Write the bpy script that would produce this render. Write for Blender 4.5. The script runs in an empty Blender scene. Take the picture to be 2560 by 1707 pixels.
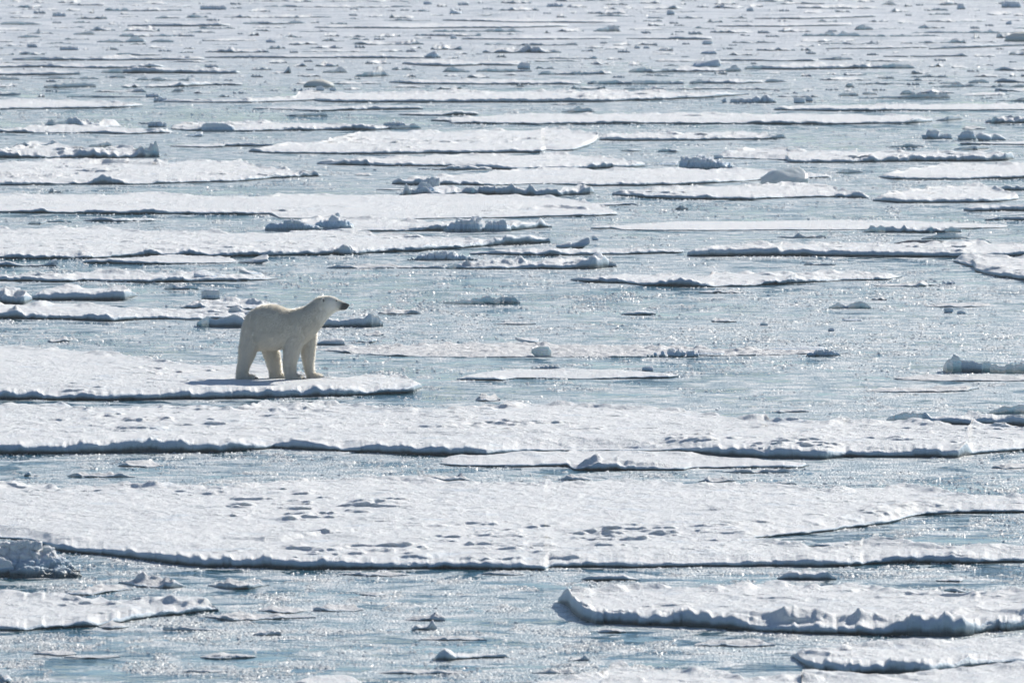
import bpy, bmesh, math, random
import numpy as np
from mathutils import Vector, Matrix

# ------------------------------------------------------------------ camera, sky, sun, exposure
SC = bpy.context.scene
COL = SC.collection
CAM_H = 12.0
LENS = 400.0
FPX = LENS / 36.0 * 2560.0            # focal length in photo pixels
PITCH = math.radians(3.15)
cam_d = bpy.data.cameras.new("camera"); cam = bpy.data.objects.new("camera", cam_d); COL.objects.link(cam)
cam.location = (0, 0, CAM_H)
cam.rotation_euler = (math.radians(90) - PITCH, 0, 0)
cam_d.lens = LENS; cam_d.sensor_width = 36.0
cam_d.clip_start = 1.0; cam_d.clip_end = 60000.0
cam_d.dof.use_dof = True; cam_d.dof.focus_distance = 208.0; cam_d.dof.aperture_fstop = 6.3
cam_d.dof.aperture_blades = 9
SC.camera = cam

SUN_EL = math.radians(30.0); SUN_AZ = math.radians(33.0)   # azimuth measured from the view axis towards the right
world = bpy.data.worlds.new("World"); SC.world = world; world.use_nodes = True
wn = world.node_tree.nodes; wl = world.node_tree.links
sky = wn.new("ShaderNodeTexSky"); sky.sky_type = 'NISHITA'; sky.sun_disc = False
sky.sun_elevation = SUN_EL; sky.sun_rotation = SUN_AZ
sky.air_density = 0.88; sky.dust_density = 0.12; sky.ozone_density = 3.6
bg = wn["Background"]; bg.inputs[1].default_value = 0.078
wl.new(sky.outputs[0], bg.inputs[0])
sun_d = bpy.data.lights.new("sun", 'SUN'); sun_d.energy = 5.0; sun_d.angle = math.radians(0.5)
sun_d.color = (1.0, 0.94, 0.855)
sun = bpy.data.objects.new("sun", sun_d); COL.objects.link(sun)
S = Vector((math.sin(SUN_AZ) * math.cos(SUN_EL), math.cos(SUN_AZ) * math.cos(SUN_EL), math.sin(SUN_EL)))
sun.rotation_euler = S.to_track_quat('Z', 'Y').to_euler(); sun.location = (0, 0, 100)
SC.view_settings.view_transform = 'Standard'; SC.view_settings.look = 'None'
SC.view_settings.exposure = 0.17; SC.view_settings.gamma = 1.0
SC.render.engine = 'CYCLES'
SC.cycles.max_bounces = 6; SC.cycles.diffuse_bounces = 3; SC.cycles.glossy_bounces = 3
SC.cycles.transmission_bounces = 4; SC.cycles.volume_bounces = 1
SC.cycles.caustics_reflective = False; SC.cycles.caustics_refractive = False
SC.cycles.sample_clamp_direct = 12.0; SC.cycles.sample_clamp_indirect = 4.0

# ------------------------------------------------------------------ geometry of the view: a photo pixel to a point at height z
_cp, _sp = math.cos(PITCH), math.sin(PITCH)
def P(px, py, z=0.0):
    """numpy: where the sight line through a photo pixel meets the level z -> x, y"""
    px = np.asarray(px, float); py = np.asarray(py, float)
    u = (px - 1280.0) / FPX; v = (853.5 - py) / FPX
    dy = _cp + v * _sp; dz = -_sp + v * _cp
    t = (z - CAM_H) / dz
    return u * t, dy * t
def px_per_m(py):
    x, y = P(1280, py, 0); return FPX / math.hypot(float(y), CAM_H)

# ------------------------------------------------------------------ noise
def _h(ix, iy, iz, seed):
    n = (ix.astype(np.int64) * 374761393 + iy.astype(np.int64) * 668265263 + iz.astype(np.int64) * 2147483647 // 7 + seed * 974711) & 0xffffffff
    n = ((n ^ (n >> 13)) * 1274126177) & 0xffffffff
    n = (n ^ (n >> 16)) & 0xffffffff
    return n / 4294967295.0 * 2 - 1
def noise2(x, y, seed=0):
    xi = np.floor(x); yi = np.floor(y); fx = x - xi; fy = y - yi
    fx = fx * fx * fx * (fx * (fx * 6 - 15) + 10); fy = fy * fy * fy * (fy * (fy * 6 - 15) + 10)
    z = np.zeros_like(xi)
    a = _h(xi, yi, z, seed); b = _h(xi + 1, yi, z, seed); c = _h(xi, yi + 1, z, seed); d = _h(xi + 1, yi + 1, z, seed)
    return (a * (1 - fx) + b * fx) * (1 - fy) + (c * (1 - fx) + d * fx) * fy
def fbm2(x, y, o=4, seed=0):
    s = 0; a = 1.0; t = 0
    for i in range(o):
        s = s + a * noise2(x, y, seed + i * 17); t += a; a *= 0.5; x = x * 2.03 + 13.7; y = y * 2.03 - 7.1
    return s / t
def noise3(x, y, z, seed=0):
    xi = np.floor(x); yi = np.floor(y); zi = np.floor(z)
    f = [v - w for v, w in ((x, xi), (y, yi), (z, zi))]
    f = [v * v * (3 - 2 * v) for v in f]
    r = 0
    for dx in (0, 1):
        for dy in (0, 1):
            for dz in (0, 1):
                r = r + _h(xi + dx, yi + dy, zi + dz, seed) * (f[0] if dx else 1 - f[0]) * (f[1] if dy else 1 - f[1]) * (f[2] if dz else 1 - f[2])
    return r
def fbm3(p, s, o=3, seed=0):
    r = 0; a = 1.0; t = 0; x, y, z = (p[:, i] * s for i in range(3))
    for i in range(o):
        r = r + a * noise3(x, y, z, seed + i * 31); t += a; a *= 0.5; x = x * 2.1 + 3.1; y = y * 2.1 + 5.7; z = z * 2.1 - 2.3
    return r / t
def sstep(a, b, x):
    t = np.clip((x - a) / (b - a), 0, 1); return t * t * (3 - 2 * t)

# ------------------------------------------------------------------ objects
def mesh_obj(name, verts, quads=None, tris=None, mat=None, parent=None, smooth=True, loc=(0, 0, 0), edge=None):
    me = bpy.data.meshes.new(name)
    nq = 0 if quads is None else len(quads); nt = 0 if tris is None else len(tris)
    me.vertices.add(len(verts)); me.vertices.foreach_set("co", np.asarray(verts, np.float32).ravel())
    me.loops.add(nq * 4 + nt * 3); me.polygons.add(nq + nt)
    li = []; st = []
    if nq: li.append(np.asarray(quads).ravel()); st.append(np.arange(nq) * 4)
    if nt: li.append(np.asarray(tris).ravel()); st.append(nq * 4 + np.arange(nt) * 3)
    me.loops.foreach_set("vertex_index", np.concatenate(li).astype(np.int32))
    me.polygons.foreach_set("loop_start", np.concatenate(st).astype(np.int32))
    me.update(calc_edges=True); me.validate()
    if smooth: me.polygons.foreach_set("use_smooth", np.ones(len(me.polygons), bool))
    if edge is not None: me.attributes.new('edge', 'FLOAT', 'POINT').data.foreach_set('value', np.asarray(edge, np.float32))
    if mat: me.materials.append(mat)
    o = bpy.data.objects.new(name, me); COL.objects.link(o); o.location = loc
    if parent: o.parent = parent
    return o
def tag(o, label=None, cat=None, group=None, kind=None):
    if label: o["label"] = label
    if cat: o["category"] = cat
    if group: o["group"] = group
    o["kind"] = kind or "thing"
    return o

# ------------------------------------------------------------------ materials
def new_mat(name):
    m = bpy.data.materials.new(name); m.use_nodes = True
    nt = m.node_tree; return m, nt, nt.nodes["Principled BSDF"]
def N(nt, t, **kw):
    n = nt.nodes.new(t)
    for k, v in kw.items():
        if k.startswith("i_"):
            k = k[2:]; n.inputs[int(k) if k.isdigit() else k].default_value = v
        else: setattr(n, k, v)
    return n
def ramp(nt, src, stops):
    r = nt.nodes.new("ShaderNodeValToRGB"); nt.links.new(src, r.inputs[0])
    while len(r.color_ramp.elements) < len(stops): r.color_ramp.elements.new(0.5)
    for e, (p, c) in zip(r.color_ramp.elements, stops):
        e.position = p; e.color = (c, c, c, 1) if not isinstance(c, tuple) else (*c, 1)
    return r
def mixc(nt, fac, a, b):
    m = nt.nodes.new("ShaderNodeMix"); m.data_type = 'RGBA'
    for s, v in ((m.inputs[0], fac), (m.inputs[6], a), (m.inputs[7], b)):
        if hasattr(v, "links"): nt.links.new(v, s)
        elif isinstance(v, tuple): s.default_value = (*v, 1)
        else: s.default_value = v
    return m.outputs[2]

def snow_material(name, snow=(0.865, 0.885, 0.885), wet_shade=(0.09, 0.14, 0.16), sss=0.25):
    m, nt, b = new_mat(name)
    geo = N(nt, "ShaderNodeNewGeometry"); sep = N(nt, "ShaderNodeSeparateXYZ"); nt.links.new(geo.outputs["Position"], sep.inputs[0])
    n1 = N(nt, "ShaderNodeTexNoise", i_Scale=1.3, i_Detail=5.0); nt.links.new(geo.outputs["Position"], n1.inputs["Vector"])
    # broken edge: soaked and bluish ice, darkened with painted wall shade; snow on top
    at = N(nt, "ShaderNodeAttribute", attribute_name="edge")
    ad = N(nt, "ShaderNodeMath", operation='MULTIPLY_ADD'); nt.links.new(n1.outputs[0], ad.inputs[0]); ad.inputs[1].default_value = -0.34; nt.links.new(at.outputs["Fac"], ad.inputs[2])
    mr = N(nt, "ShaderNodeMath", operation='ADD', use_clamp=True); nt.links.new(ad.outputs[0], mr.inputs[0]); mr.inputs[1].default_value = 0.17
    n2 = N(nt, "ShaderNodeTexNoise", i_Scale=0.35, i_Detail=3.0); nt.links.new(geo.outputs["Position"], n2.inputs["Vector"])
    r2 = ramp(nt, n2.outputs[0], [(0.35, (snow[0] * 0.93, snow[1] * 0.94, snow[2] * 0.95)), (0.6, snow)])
    ice = tuple(w * 0.45 + q * 0.55 * f for w, q, f in zip(wet_shade, snow, (0.72, 0.95, 1.12)))
    e1 = ramp(nt, mr.outputs[0], [(0.20, wet_shade), (0.48, ice), (0.85, tuple(q * f for q, f in zip(snow, (0.66, 0.79, 0.92))))])
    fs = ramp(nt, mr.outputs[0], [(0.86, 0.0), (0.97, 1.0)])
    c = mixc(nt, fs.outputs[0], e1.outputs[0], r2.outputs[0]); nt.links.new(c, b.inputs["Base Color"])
    rr = N(nt, "ShaderNodeMapRange"); nt.links.new(mr.outputs[0], rr.inputs[0]); rr.inputs[3].default_value = 0.25; rr.inputs[4].default_value = 0.62
    nt.links.new(rr.outputs[0], b.inputs["Roughness"])
    b.inputs["Subsurface Weight"].default_value = sss * 0.5
    b.inputs["Subsurface Radius"].default_value = (0.5, 0.8, 1.0); b.inputs["Subsurface Scale"].default_value = 0.015
    b.inputs["Specular IOR Level"].default_value = 0.35
    n3 = N(nt, "ShaderNodeTexNoise", i_Scale=7.0, i_Detail=6.0, i_Roughness=0.72); nt.links.new(geo.outputs["Position"], n3.inputs["Vector"])
    bp = N(nt, "ShaderNodeBump", i_Strength=1.0, i_Distance=0.075); nt.links.new(n3.outputs[0], bp.inputs["Height"])
    nt.links.new(bp.outputs[0], b.inputs["Normal"])
    return m
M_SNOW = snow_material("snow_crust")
M_DIRTY = snow_material("dirty_ice", snow=(0.36, 0.30, 0.30), wet_shade=(0.14, 0.13, 0.13), sss=0.0)
M_PALE = snow_material("weathered_pale_ice", snow=(0.80, 0.79, 0.70), wet_shade=(0.30, 0.34, 0.30), sss=0.3)
M_SLUSH = snow_material("packed_slush", snow=(0.84, 0.845, 0.84), wet_shade=(0.40, 0.47, 0.50), sss=0.1)
def add_glow(m, k, col):
    nt = m.node_tree; out = nt.nodes["Material Output"]; src = out.inputs[0].links[0].from_socket
    t = N(nt, "ShaderNodeBsdfTranslucent"); t.inputs[0].default_value = (*col, 1)
    mx = N(nt, "ShaderNodeMixShader", i_Fac=k); nt.links.new(src, mx.inputs[1]); nt.links.new(t.outputs[0], mx.inputs[2]); nt.links.new(mx.outputs[0], out.inputs[0])
add_glow(M_SLUSH, 0.08, (0.93, 0.93, 0.91))
M_CHUNK = snow_material("rafted_ice", snow=(0.83, 0.89, 0.93), wet_shade=(0.26, 0.36, 0.40), sss=0.4)
def clear_ice():
    m, nt, b = new_mat("clear_ice")
    geo = N(nt, "ShaderNodeNewGeometry")
    n = N(nt, "ShaderNodeTexNoise", i_Scale=4.0, i_Detail=6.0); nt.links.new(geo.outputs["Position"], n.inputs["Vector"])
    r = ramp(nt, n.outputs[0], [(0.3, (0.62, 0.72, 0.76)), (0.65, (0.86, 0.90, 0.90))]); nt.links.new(r.outputs[0], b.inputs["Base Color"])
    b.inputs["Roughness"].default_value = 0.28
    b.inputs["Transmission Weight"].default_value = 0.35; b.inputs["IOR"].default_value = 1.2
    b.inputs["Subsurface Weight"].default_value = 0.6; b.inputs["Subsurface Radius"].default_value = (0.7, 0.9, 1.0); b.inputs["Subsurface Scale"].default_value = 0.2
    bp = N(nt, "ShaderNodeBump", i_Strength=0.5, i_Distance=0.04); nt.links.new(n.outputs[0], bp.inputs["Height"]); nt.links.new(bp.outputs[0], b.inputs["Normal"])
    return m
M_CLEAR = clear_ice()
def brash_mat():
    m, nt, b = new_mat("brash_ice")
    geo = N(nt, "ShaderNodeNewGeometry")
    n = N(nt, "ShaderNodeTexNoise", i_Scale=1.5, i_Detail=3.0); nt.links.new(geo.outputs["Position"], n.inputs["Vector"])
    r = ramp(nt, n.outputs[0], [(0.35, (0.80, 0.87, 0.89)), (0.65, (0.95, 0.955, 0.945))]); nt.links.new(r.outputs[0], b.inputs["Base Color"])
    b.inputs["Roughness"].default_value = 0.42
    t = N(nt, "ShaderNodeBsdfTranslucent"); nt.links.new(r.outputs[0], t.inputs[0])
    mx = N(nt, "ShaderNodeMixShader", i_Fac=0.3); nt.links.new(b.outputs[0], mx.inputs[1]); nt.links.new(t.outputs[0], mx.inputs[2])
    nt.links.new(mx.outputs[0], nt.nodes["Material Output"].inputs[0])
    return m
M_BRASH = brash_mat()

def sea_mat():
    m, nt, b = new_mat("sea_with_grease_ice")
    L = nt.links
    geo = N(nt, "ShaderNodeNewGeometry")
    pos = geo.outputs["Position"]
    sep = N(nt, "ShaderNodeSeparateXYZ"); L.new(pos, sep.inputs[0])
    # open water
    b.inputs["Base Color"].default_value = (0.018, 0.11, 0.16, 1); b.inputs["Roughness"].default_value = 0.078
    b.inputs["IOR"].default_value = 1.333
    w1 = N(nt, "ShaderNodeTexNoise", i_Scale=2.2, i_Detail=4.0, i_Roughness=0.55); L.new(pos, w1.inputs["Vector"])
    wc = N(nt, "ShaderNodeTexNoise", i_Scale=0.45, i_Detail=8.0, i_Roughness=0.6); L.new(pos, wc.inputs["Vector"])
    wcr = ramp(nt, wc.outputs[0], [(0.42, 0.12), (0.56, 1.0)])
    bw = N(nt, "ShaderNodeBump", i_Distance=0.11); L.new(wcr.outputs[0], bw.inputs["Strength"]); L.new(w1.outputs[0], bw.inputs["Height"]); L.new(bw.outputs[0], b.inputs["Normal"])
    # slush: frazil and grease ice, patches a metre or so across
    s = N(nt, "ShaderNodeBsdfPrincipled")
    n1 = N(nt, "ShaderNodeTexNoise", i_Scale=0.8, i_Detail=9.0, i_Roughness=0.66, i_Distortion=0.6); L.new(pos, n1.inputs["Vector"])
    n0 = N(nt, "ShaderNodeTexNoise", i_Scale=0.07, i_Detail=2.0); L.new(pos, n0.inputs["Vector"])
    far = N(nt, "ShaderNodeMapRange", interpolation_type='SMOOTHSTEP'); L.new(sep.outputs[1], far.inputs[0])
    far.inputs[1].default_value = 350; far.inputs[2].default_value = 425; far.inputs[3].default_value = 0.02; far.inputs[4].default_value = 0.20
    a = N(nt, "ShaderNodeMath", operation='MULTIPLY_ADD'); L.new(n0.outputs[0], a.inputs[0]); a.inputs[1].default_value = 0.45; L.new(n1.outputs[0], a.inputs[2])
    a2 = N(nt, "ShaderNodeMath", operation='ADD'); L.new(a.outputs[0], a2.inputs[0]); L.new(far.outputs[0], a2.inputs[1])
    msk = ramp(nt, a2.outputs[0], [(0.695, 0.0), (0.745, 1.0)])
    n2 = N(nt, "ShaderNodeTexNoise", i_Scale=1.7, i_Detail=9.0, i_Roughness=0.75); L.new(pos, n2.inputs["Vector"])
    rc = ramp(nt, n2.outputs[0], [(0.38, (0.12, 0.25, 0.31)), (0.49, (0.42, 0.51, 0.54)), (0.60, (0.92, 0.91, 0.87))])
    nf_ = N(nt, "ShaderNodeTexNoise", i_Scale=0.42, i_Detail=8.0, i_Roughness=0.7); L.new(pos, nf_.inputs["Vector"])
    rf = ramp(nt, nf_.outputs[0], [(0.38, (0.40, 0.46, 0.50)), (0.47, (0.72, 0.73, 0.74)), (0.56, (0.90, 0.90, 0.90))])
    cf = mixc(nt, 0.0, rc.outputs[0], rf.outputs[0])
    mfar = N(nt, "ShaderNodeMapRange"); L.new(sep.outputs[1], mfar.inputs[0]); mfar.inputs[1].default_value = 350; mfar.inputs[2].default_value = 425; mfar.inputs[4].default_value = 0.85
    L.new(mfar.outputs[0], cf.node.inputs[0])
    L.new(cf, s.inputs["Base Color"]); s.inputs["Roughness"].default_value = 0.35
    v = N(nt, "ShaderNodeTexVoronoi", i_Scale=26.0); L.new(pos, v.inputs["Vector"])
    hh = N(nt, "ShaderNodeMath", operation='ADD'); L.new(n2.outputs[0], hh.inputs[0]); L.new(v.outputs["Distance"], hh.inputs[1])
    bs = N(nt, "ShaderNodeBump", i_Strength=0.9, i_Distance=0.03); L.new(hh.outputs[0], bs.inputs["Height"]); L.new(bs.outputs[0], s.inputs["Normal"])
    mx = N(nt, "ShaderNodeMixShader"); L.new(msk.outputs[0], mx.inputs[0]); L.new(b.outputs[0], mx.inputs[1]); L.new(s.outputs[0], mx.inputs[2])
    L.new(mx.outputs[0], nt.nodes["Material Output"].inputs[0])
    return m
M_SEA = sea_mat()

# ------------------------------------------------------------------ the sea
R = 30000.0
tag(mesh_obj("sea", [(-R, -R, 0), (R, -R, 0), (R, R, 0), (-R, R, 0)], quads=[(0, 1, 2, 3)], mat=M_SEA, smooth=False), kind="structure")

# ------------------------------------------------------------------ ice floes
def pts(s): return np.array([[float(v) for v in t.replace(":", ",").split(",")] for t in s.split()])
OCC = np.zeros((1760 // 2, 2900 // 4), bool)        # where traced ice lies, so that loose ice keeps clear of it
def occ_mark(x0, x1, y0, y1):
    OCC[max(0, int(y0 // 2)):max(0, int(y1 // 2) + 1), max(0, int((x0 + 160) // 4)):int((x1 + 160) // 4) + 1] = True
def occ_hit(x0, x1, y0, y1):
    return OCC[max(0, int(y0 // 2)):max(1, int(y1 // 2) + 1), max(0, int((x0 + 160) // 4)):int((x1 + 160) // 4) + 1].any()
USED = set()
def place_words(cx, cy):
    a = min(99, max(1, round(cx / 25.6))); d = min(99, max(1, round(cy / 17.07)))
    for k in range(400):
        for da in sorted(range(-k, k + 1), key=abs):
            q = (min(99, max(1, a + da)), d)
            if q not in USED: USED.add(q); return q
    return (a, d)
TOPS = {}
BEAR_Z = 0.14
BEAR_XY = [float(v) for v in P(674, 946.5, BEAR_Z)]
COUNT = {"floe": 0, "chunk": 0}

def floe(key, front, hs, back, label=None, ridges=None, mat=None, rough=1.0, T0=None, name="ice_floe", group=None, relief=1.0, prongs=None, ends=(1, 1), raw=False, crumb=0.0):
    fr = pts(front); hv = pts(hs); bk = pts(back)
    x0, x1 = fr[0, 0], fr[-1, 0]
    ym = float(np.mean(fr[:, 1])); ppm = px_per_m(ym)
    seed = abs(sum(ord(c) * (i + 3) for i, c in enumerate(key))) % 9973
    w = x1 - x0; wm = w / ppm
    nc = int(np.clip(w / 3.2, 14, 900)); u = np.linspace(0, 1, nc)
    # finer columns near the two ends
    e_px = min(w * 0.22, 0.28 * ppm)
    X = x0 + w * u
    es = np.array([0.0, .02, .06, .12, .2, .32, .48, .68])
    X = np.unique(np.concatenate([x0 + es * e_px, x1 - es * e_px, X]))
    nc = len(X)
    YF = np.interp(X, fr[:, 0], fr[:, 1]); YB = np.interp(X, bk[:, 0], bk[:, 1])
    HP = np.interp(X, hv[:, 0], hv[:, 1])
    pp = np.array([FPX / math.hypot(float(P(1280, y)[1]), CAM_H) for y in np.linspace(YF.min(), YF.max() + .01, 12)])
    PPM = np.interp(YF, np.linspace(YF.min(), YF.max() + .01, 12), pp)
    H = np.maximum(HP, 0.8) / PPM
    if T0 is None: T0 = float(np.clip(np.median(H), 0.02, 0.24))
    TOPS[key] = T0
    fx, fy = P(X, YF, 0.0); bx, by = P(X, np.minimum(YB, YF - 0.5), np.minimum(H, T0 * 1.1))
    L = np.maximum(by - fy, 0.12)
    eL = [float(np.clip(0.3 * L[i], 0.28, 1.3)) * ppm for i in (0, -1)]; eL = [min(v, w * .3) for v in eL]
    d = np.minimum(np.where(ends[0], (X - x0) / eL[0], 1e9), np.where(ends[1], (x1 - X) / eL[1], 1e9))
    q = np.sqrt(np.clip(1 - (1 - np.clip(d, 0, 1)) ** 2, 0, 1))
    # ragged waterline
    wob = 0.16 * rough * fbm2(fx * 1.1, fy * 0.05 + seed, 4, seed) * np.minimum(1, L / 0.8) * q
    wob2 = 0.5 * fbm2(fx * 0.9, fy * 0.0 + seed + 50, 4, seed + 5) * np.minimum(1, L / 3.0) * q
    mid = (fy + by) / 2; half = (by - fy) / 2
    fyy = mid - half * q + wob; byy = mid + half * q + wob2; L = np.maximum(byy - fyy, 0.0)
    H = H * (1 + 0.22 * rough * fbm2(fx * 3.1, fy * 0.0 + seed, 3, seed + 9)) * (0.35 + 0.65 * q)
    blk = noise2(np.floor(fx * 2.3 + 1.3 * noise2(fx * .7, fx * 0 + 3, seed)) * 7.31, fx * 0 + seed, seed + 40); blk2 = noise2(np.floor(fx * 7.1 + seed) * 3.17, fx * 0 + seed, seed + 41)
    H = H * (1 + 0.10 * rough * blk + 0.07 * rough * blk2)
    H = H * (1 + 0.20 * rough * fbm2(fx * 9.0, fy * 0.0 + seed, 3, seed + 19)); H = np.maximum(H, 0.012)
    # profile rows: front wall, top, back wall
    fo = np.array([0.10, 0.07, 0.035, 0.0, -0.012, 0.0, 0.03, 0.075, 0.14]); fz = np.array([-9, 0.0, 0.16, 0.34, 0.55, 0.76, 0.91, 0.985, 1.0])
    bo = np.array([0.20, 0.08, 0.03, 0.0, 0.03]); bz = np.array([1.0, 0.92, 0.6, 0.15, -9])
    Lm = float(L.max()); D = float(np.mean(fyy)); sp = 0.062 * (D / 160.0) ** 1.4
    nr = int(np.clip(Lm / sp, 3, 290))
    t = (np.arange(nr) + 1) / (nr + 1)
    F0 = fo[-1]; B0 = bo[0]
    sc = np.clip(L / 0.7, 0.02, 1.0)[None, :]
    dF = fo[:, None] * sc; dB = L[None, :] - bo[:, None] * sc
    dT = (F0 * sc) + (L[None, :] - (F0 + B0) * sc) * t[:, None]
    dd = np.concatenate([dF, dT, dB], 0)
    nrow = dd.shape[0]
    yy = fyy[None, :] + dd
    # along a sight line x scales with depth
    xx = (fx / fy)[None, :] * yy if False else np.repeat(fx[None, :], nrow, 0) + (bx - fx)[None, :] * np.clip(dd / np.maximum(by - fy, .2)[None, :], 0, 1)
    top = T0 + (H[None, :] - T0) * (1 - sstep(0.15, 1.3 + 0.0 * dd, dd)) if Lm > 1.2 else np.repeat(H[None, :], nrow, 0)
    top = np.minimum(top, T0 + (H[None, :] - T0)) if False else top
    amp = min(1.0, T0 / 0.09) * relief
    rl = 0.020 * fbm2(xx * 0.55, yy * 0.5, 4, 3) + 0.020 * fbm2(xx * 4.5, yy * 2.6, 5, 8)
    d1 = fbm2(xx * 0.95, yy * 1.1, 3, 21); d2 = fbm2(xx * 2.2, yy * 2.0, 3, 45)
    drift = (0.10 * np.clip(d1 - 0.20, 0, .5) + 0.11 * np.clip(d2 - 0.17, 0, .5)) * (0.45 + 1.7 * np.clip(fbm2(xx * .35, yy * .2, 3, 77) + .10, 0, 1)) * 0.62
    rl = rl + drift
    flat = 1 - np.exp(-((xx - BEAR_XY[0]) ** 2 + ((yy - BEAR_XY[1]) / 1.6) ** 2) / 1.1) if key == "bearfloe" else 1.0
    rl = rl * flat
    inner = sstep(0.05, 0.5, dd) * sstep(0.0, 0.35, L[None, :] - dd)
    Z = top + amp * rl * (0.25 + 0.75 * inner)
    yy = yy - 3.0 * amp * drift * flat * inner            # drifts lean towards the lee, steep on the near side
    # crumbly snow along the far edge
    bl = np.exp(-((L[None, :] - dd - 0.45) / 0.45) ** 2) * np.minimum(1, L[None, :] / 2.0)
    Z = Z + bl * amp * 0.07 * np.clip(fbm2(xx * 2.2, yy * 1.8, 3, 61) + 0.15, 0, 1) * 1.6
    if ridges:
        for rg in ridges:
            rp = pts(rg); m = (X >= rp[0, 0]) & (X <= rp[-1, 0])
            ry = np.interp(X, rp[:, 0], rp[:, 1]); rh = np.interp(X, rp[:, 0], rp[:, 2]) / PPM * m
            rx, rY = P(X, ry, T0); off = dd - (rY - fyy)[None, :]
            off = off + 0.22 * fbm2(xx * 1.6, yy * 0.0, 3, 88)
            prof = np.where(off < 0, np.exp(-(off / 0.13) ** 2), np.exp(-(off / 0.42) ** 2))
            lump = 1 + 0.7 * fbm2(xx * 1.9, yy * 1.4, 3, 91)
            Z = Z + rh[None, :] * prof * lump
    if crumb:
        cr = fbm2(xx * 4.2, yy * 3.2, 4, 7)
        Z = Z * (1 - crumb + crumb * 2.1 * np.clip(cr + 0.42, 0, 1.1)); H = H * (1 - crumb + crumb * 2.1 * np.clip(fbm2(fx * 4.2, fyy * 3.2, 4, 7) + .42, 0, 1.1))
    nf = len(fo); nb = len(bo)
    for k in range(nf):
        a = fz[k]
        if a < -1: Z[k] = -0.10
        else: Z[k] = a * H + (0 if k < 6 else 0)
    # lumpy face
    wn_ = 0.045 * rough * fbm2(fx[None, :] * 3.0, fz[:nf, None] * 1.2 + 0 * fx[None, :] + seed, 3, seed + 2) * sc
    wn_ = wn_ + 0.03 * rough * fbm2(fx[None, :] * 8.0, fz[:nf, None] * 2.5 + 0 * fx[None, :] + seed, 3, seed + 4) * sc
    wn_ = wn_ + (0.04 * rough * blk + 0.015 * rough * blk2)[None, :] * sc
    wn_[0] = wn_[1]
    yy[:nf] += wn_ * np.array([1, 1, 1, 1, 1, 1, .8, .5, .2])[:, None]
    for k in range(nb):
        r_ = nrow - nb + k; a = bz[k]
        Z[r_] = -0.10 if a < -1 else np.where(a >= 1, Z[r_], a * np.minimum(Z[nrow - nb], T0 * 1.3))
    ox, oy = float(np.mean(fx)), float(np.mean(fyy))
    V = np.stack([xx - ox, yy - oy, Z], -1).reshape(-1, 3)
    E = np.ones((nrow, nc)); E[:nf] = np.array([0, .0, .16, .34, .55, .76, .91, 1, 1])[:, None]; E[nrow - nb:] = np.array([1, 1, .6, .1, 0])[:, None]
    E = E.ravel(); idx = np.arange(nrow * nc).reshape(nrow, nc)
    Q = np.stack([idx[:-1, :-1], idx[:-1, 1:], idx[1:, 1:], idx[1:, :-1]], -1).reshape(-1, 4)
    if raw:
        for xa, xb in zip(X[:-1:2], X[1::2]):
            i = int(np.searchsorted(X, xa)); occ_mark(xa - 3, xb + 3, YB[i] - 2, YF[i] + 1)
        return V + np.array([ox, oy, 0]), Q, E
    for pr in prongs or ():
        V2, Q2, E2 = floe(key, *pr, T0=T0, rough=rough, relief=relief, ends=(0, 1), raw=True)
        Q = np.concatenate([Q, Q2 + len(V)]); V = np.concatenate([V, V2 - np.array([ox, oy, 0])]); E = np.concatenate([E, E2])
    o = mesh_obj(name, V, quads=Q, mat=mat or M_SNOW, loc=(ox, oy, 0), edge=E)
    for xa, xb in zip(X[:-1:2], X[1::2]):
        i = int(np.searchsorted(X, xa)); occ_mark(xa - 3, xb + 3, YB[i] - 2, YF[i] + 1)
    cxp = (max(0, x0) + min(2560, x1)) / 2; cyp = float(np.mean((YF + YB) / 2))
    if not label:
        h_ = float(np.median(HP)); ln = "long" if w > 300 else ("short" if w > 110 else "small")
        th = "thin" if h_ < 4 else ("low" if h_ < 9 else "thick-edged")
        rg_ = "lumpy" if (HP.max() > 2.2 * max(1, h_) and HP.max() > 9) else "flat"
        a, b_ = place_words(cxp, cyp)
        label = f"{ln} {th} {rg_} snowy ice floe, {a} percent across and {b_} percent down the photo"
    tag(o, label, "ice floe", group)
    COUNT["floe"] += 1
    return o

G = "ice floes drifting in the slush"
def F(*a, **k):
    k.setdefault("group", G); return floe(*a, **k)
exec_floes = True

# foreground
F("bottom", "1290,1760 1900,1775 2300,1770 2720,1765", "1290:20 2720:20",
  "1290,1712 1307,1706 1420,1700 1501,1691 1526,1669 1552,1664 1600,1676 1700,1677 1810,1680 1865,1696 1927,1693 2003,1687 2007,1673 2029,1673 2066,1684 2194,1682 2322,1678 2395,1669 2468,1662 2560,1665 2720,1668",
  label="white snow floe cut off by the bottom edge, right half", T0=0.12,
  ridges=["1500,1706,2 1530,1702,10 1560,1700,12 1610,1702,5", "1990,1700,2 2010,1700,16 2035,1700,14 2060,1700,4"])
F("lowright", "1978,1642 2007,1662 2047,1678 2102,1684 2194,1681 2322,1682 2395,1671 2468,1662 2560,1658 2720,1655",
  "1978:8 2007:18 2047:26 2102:32 2194:30 2322:25 2395:18 2468:14 2720:12",
  "1978,1632 2011,1616 2084,1614 2131,1607 2303,1603 2413,1596 2523,1594 2720,1598",
  label="pointed floe with grey shaded front in the bottom right corner", rough=1.4, ridges=["1978,1636,3 2010,1634,13 2040,1638,9 2075,1642,4"])
F("bottomleft", "735,1712 800,1716 905,1714", "735:8 905:8", "735,1703 750,1695 800,1688 860,1685 905,1696", label="small white floe cut by the bottom edge left of centre")
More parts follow.
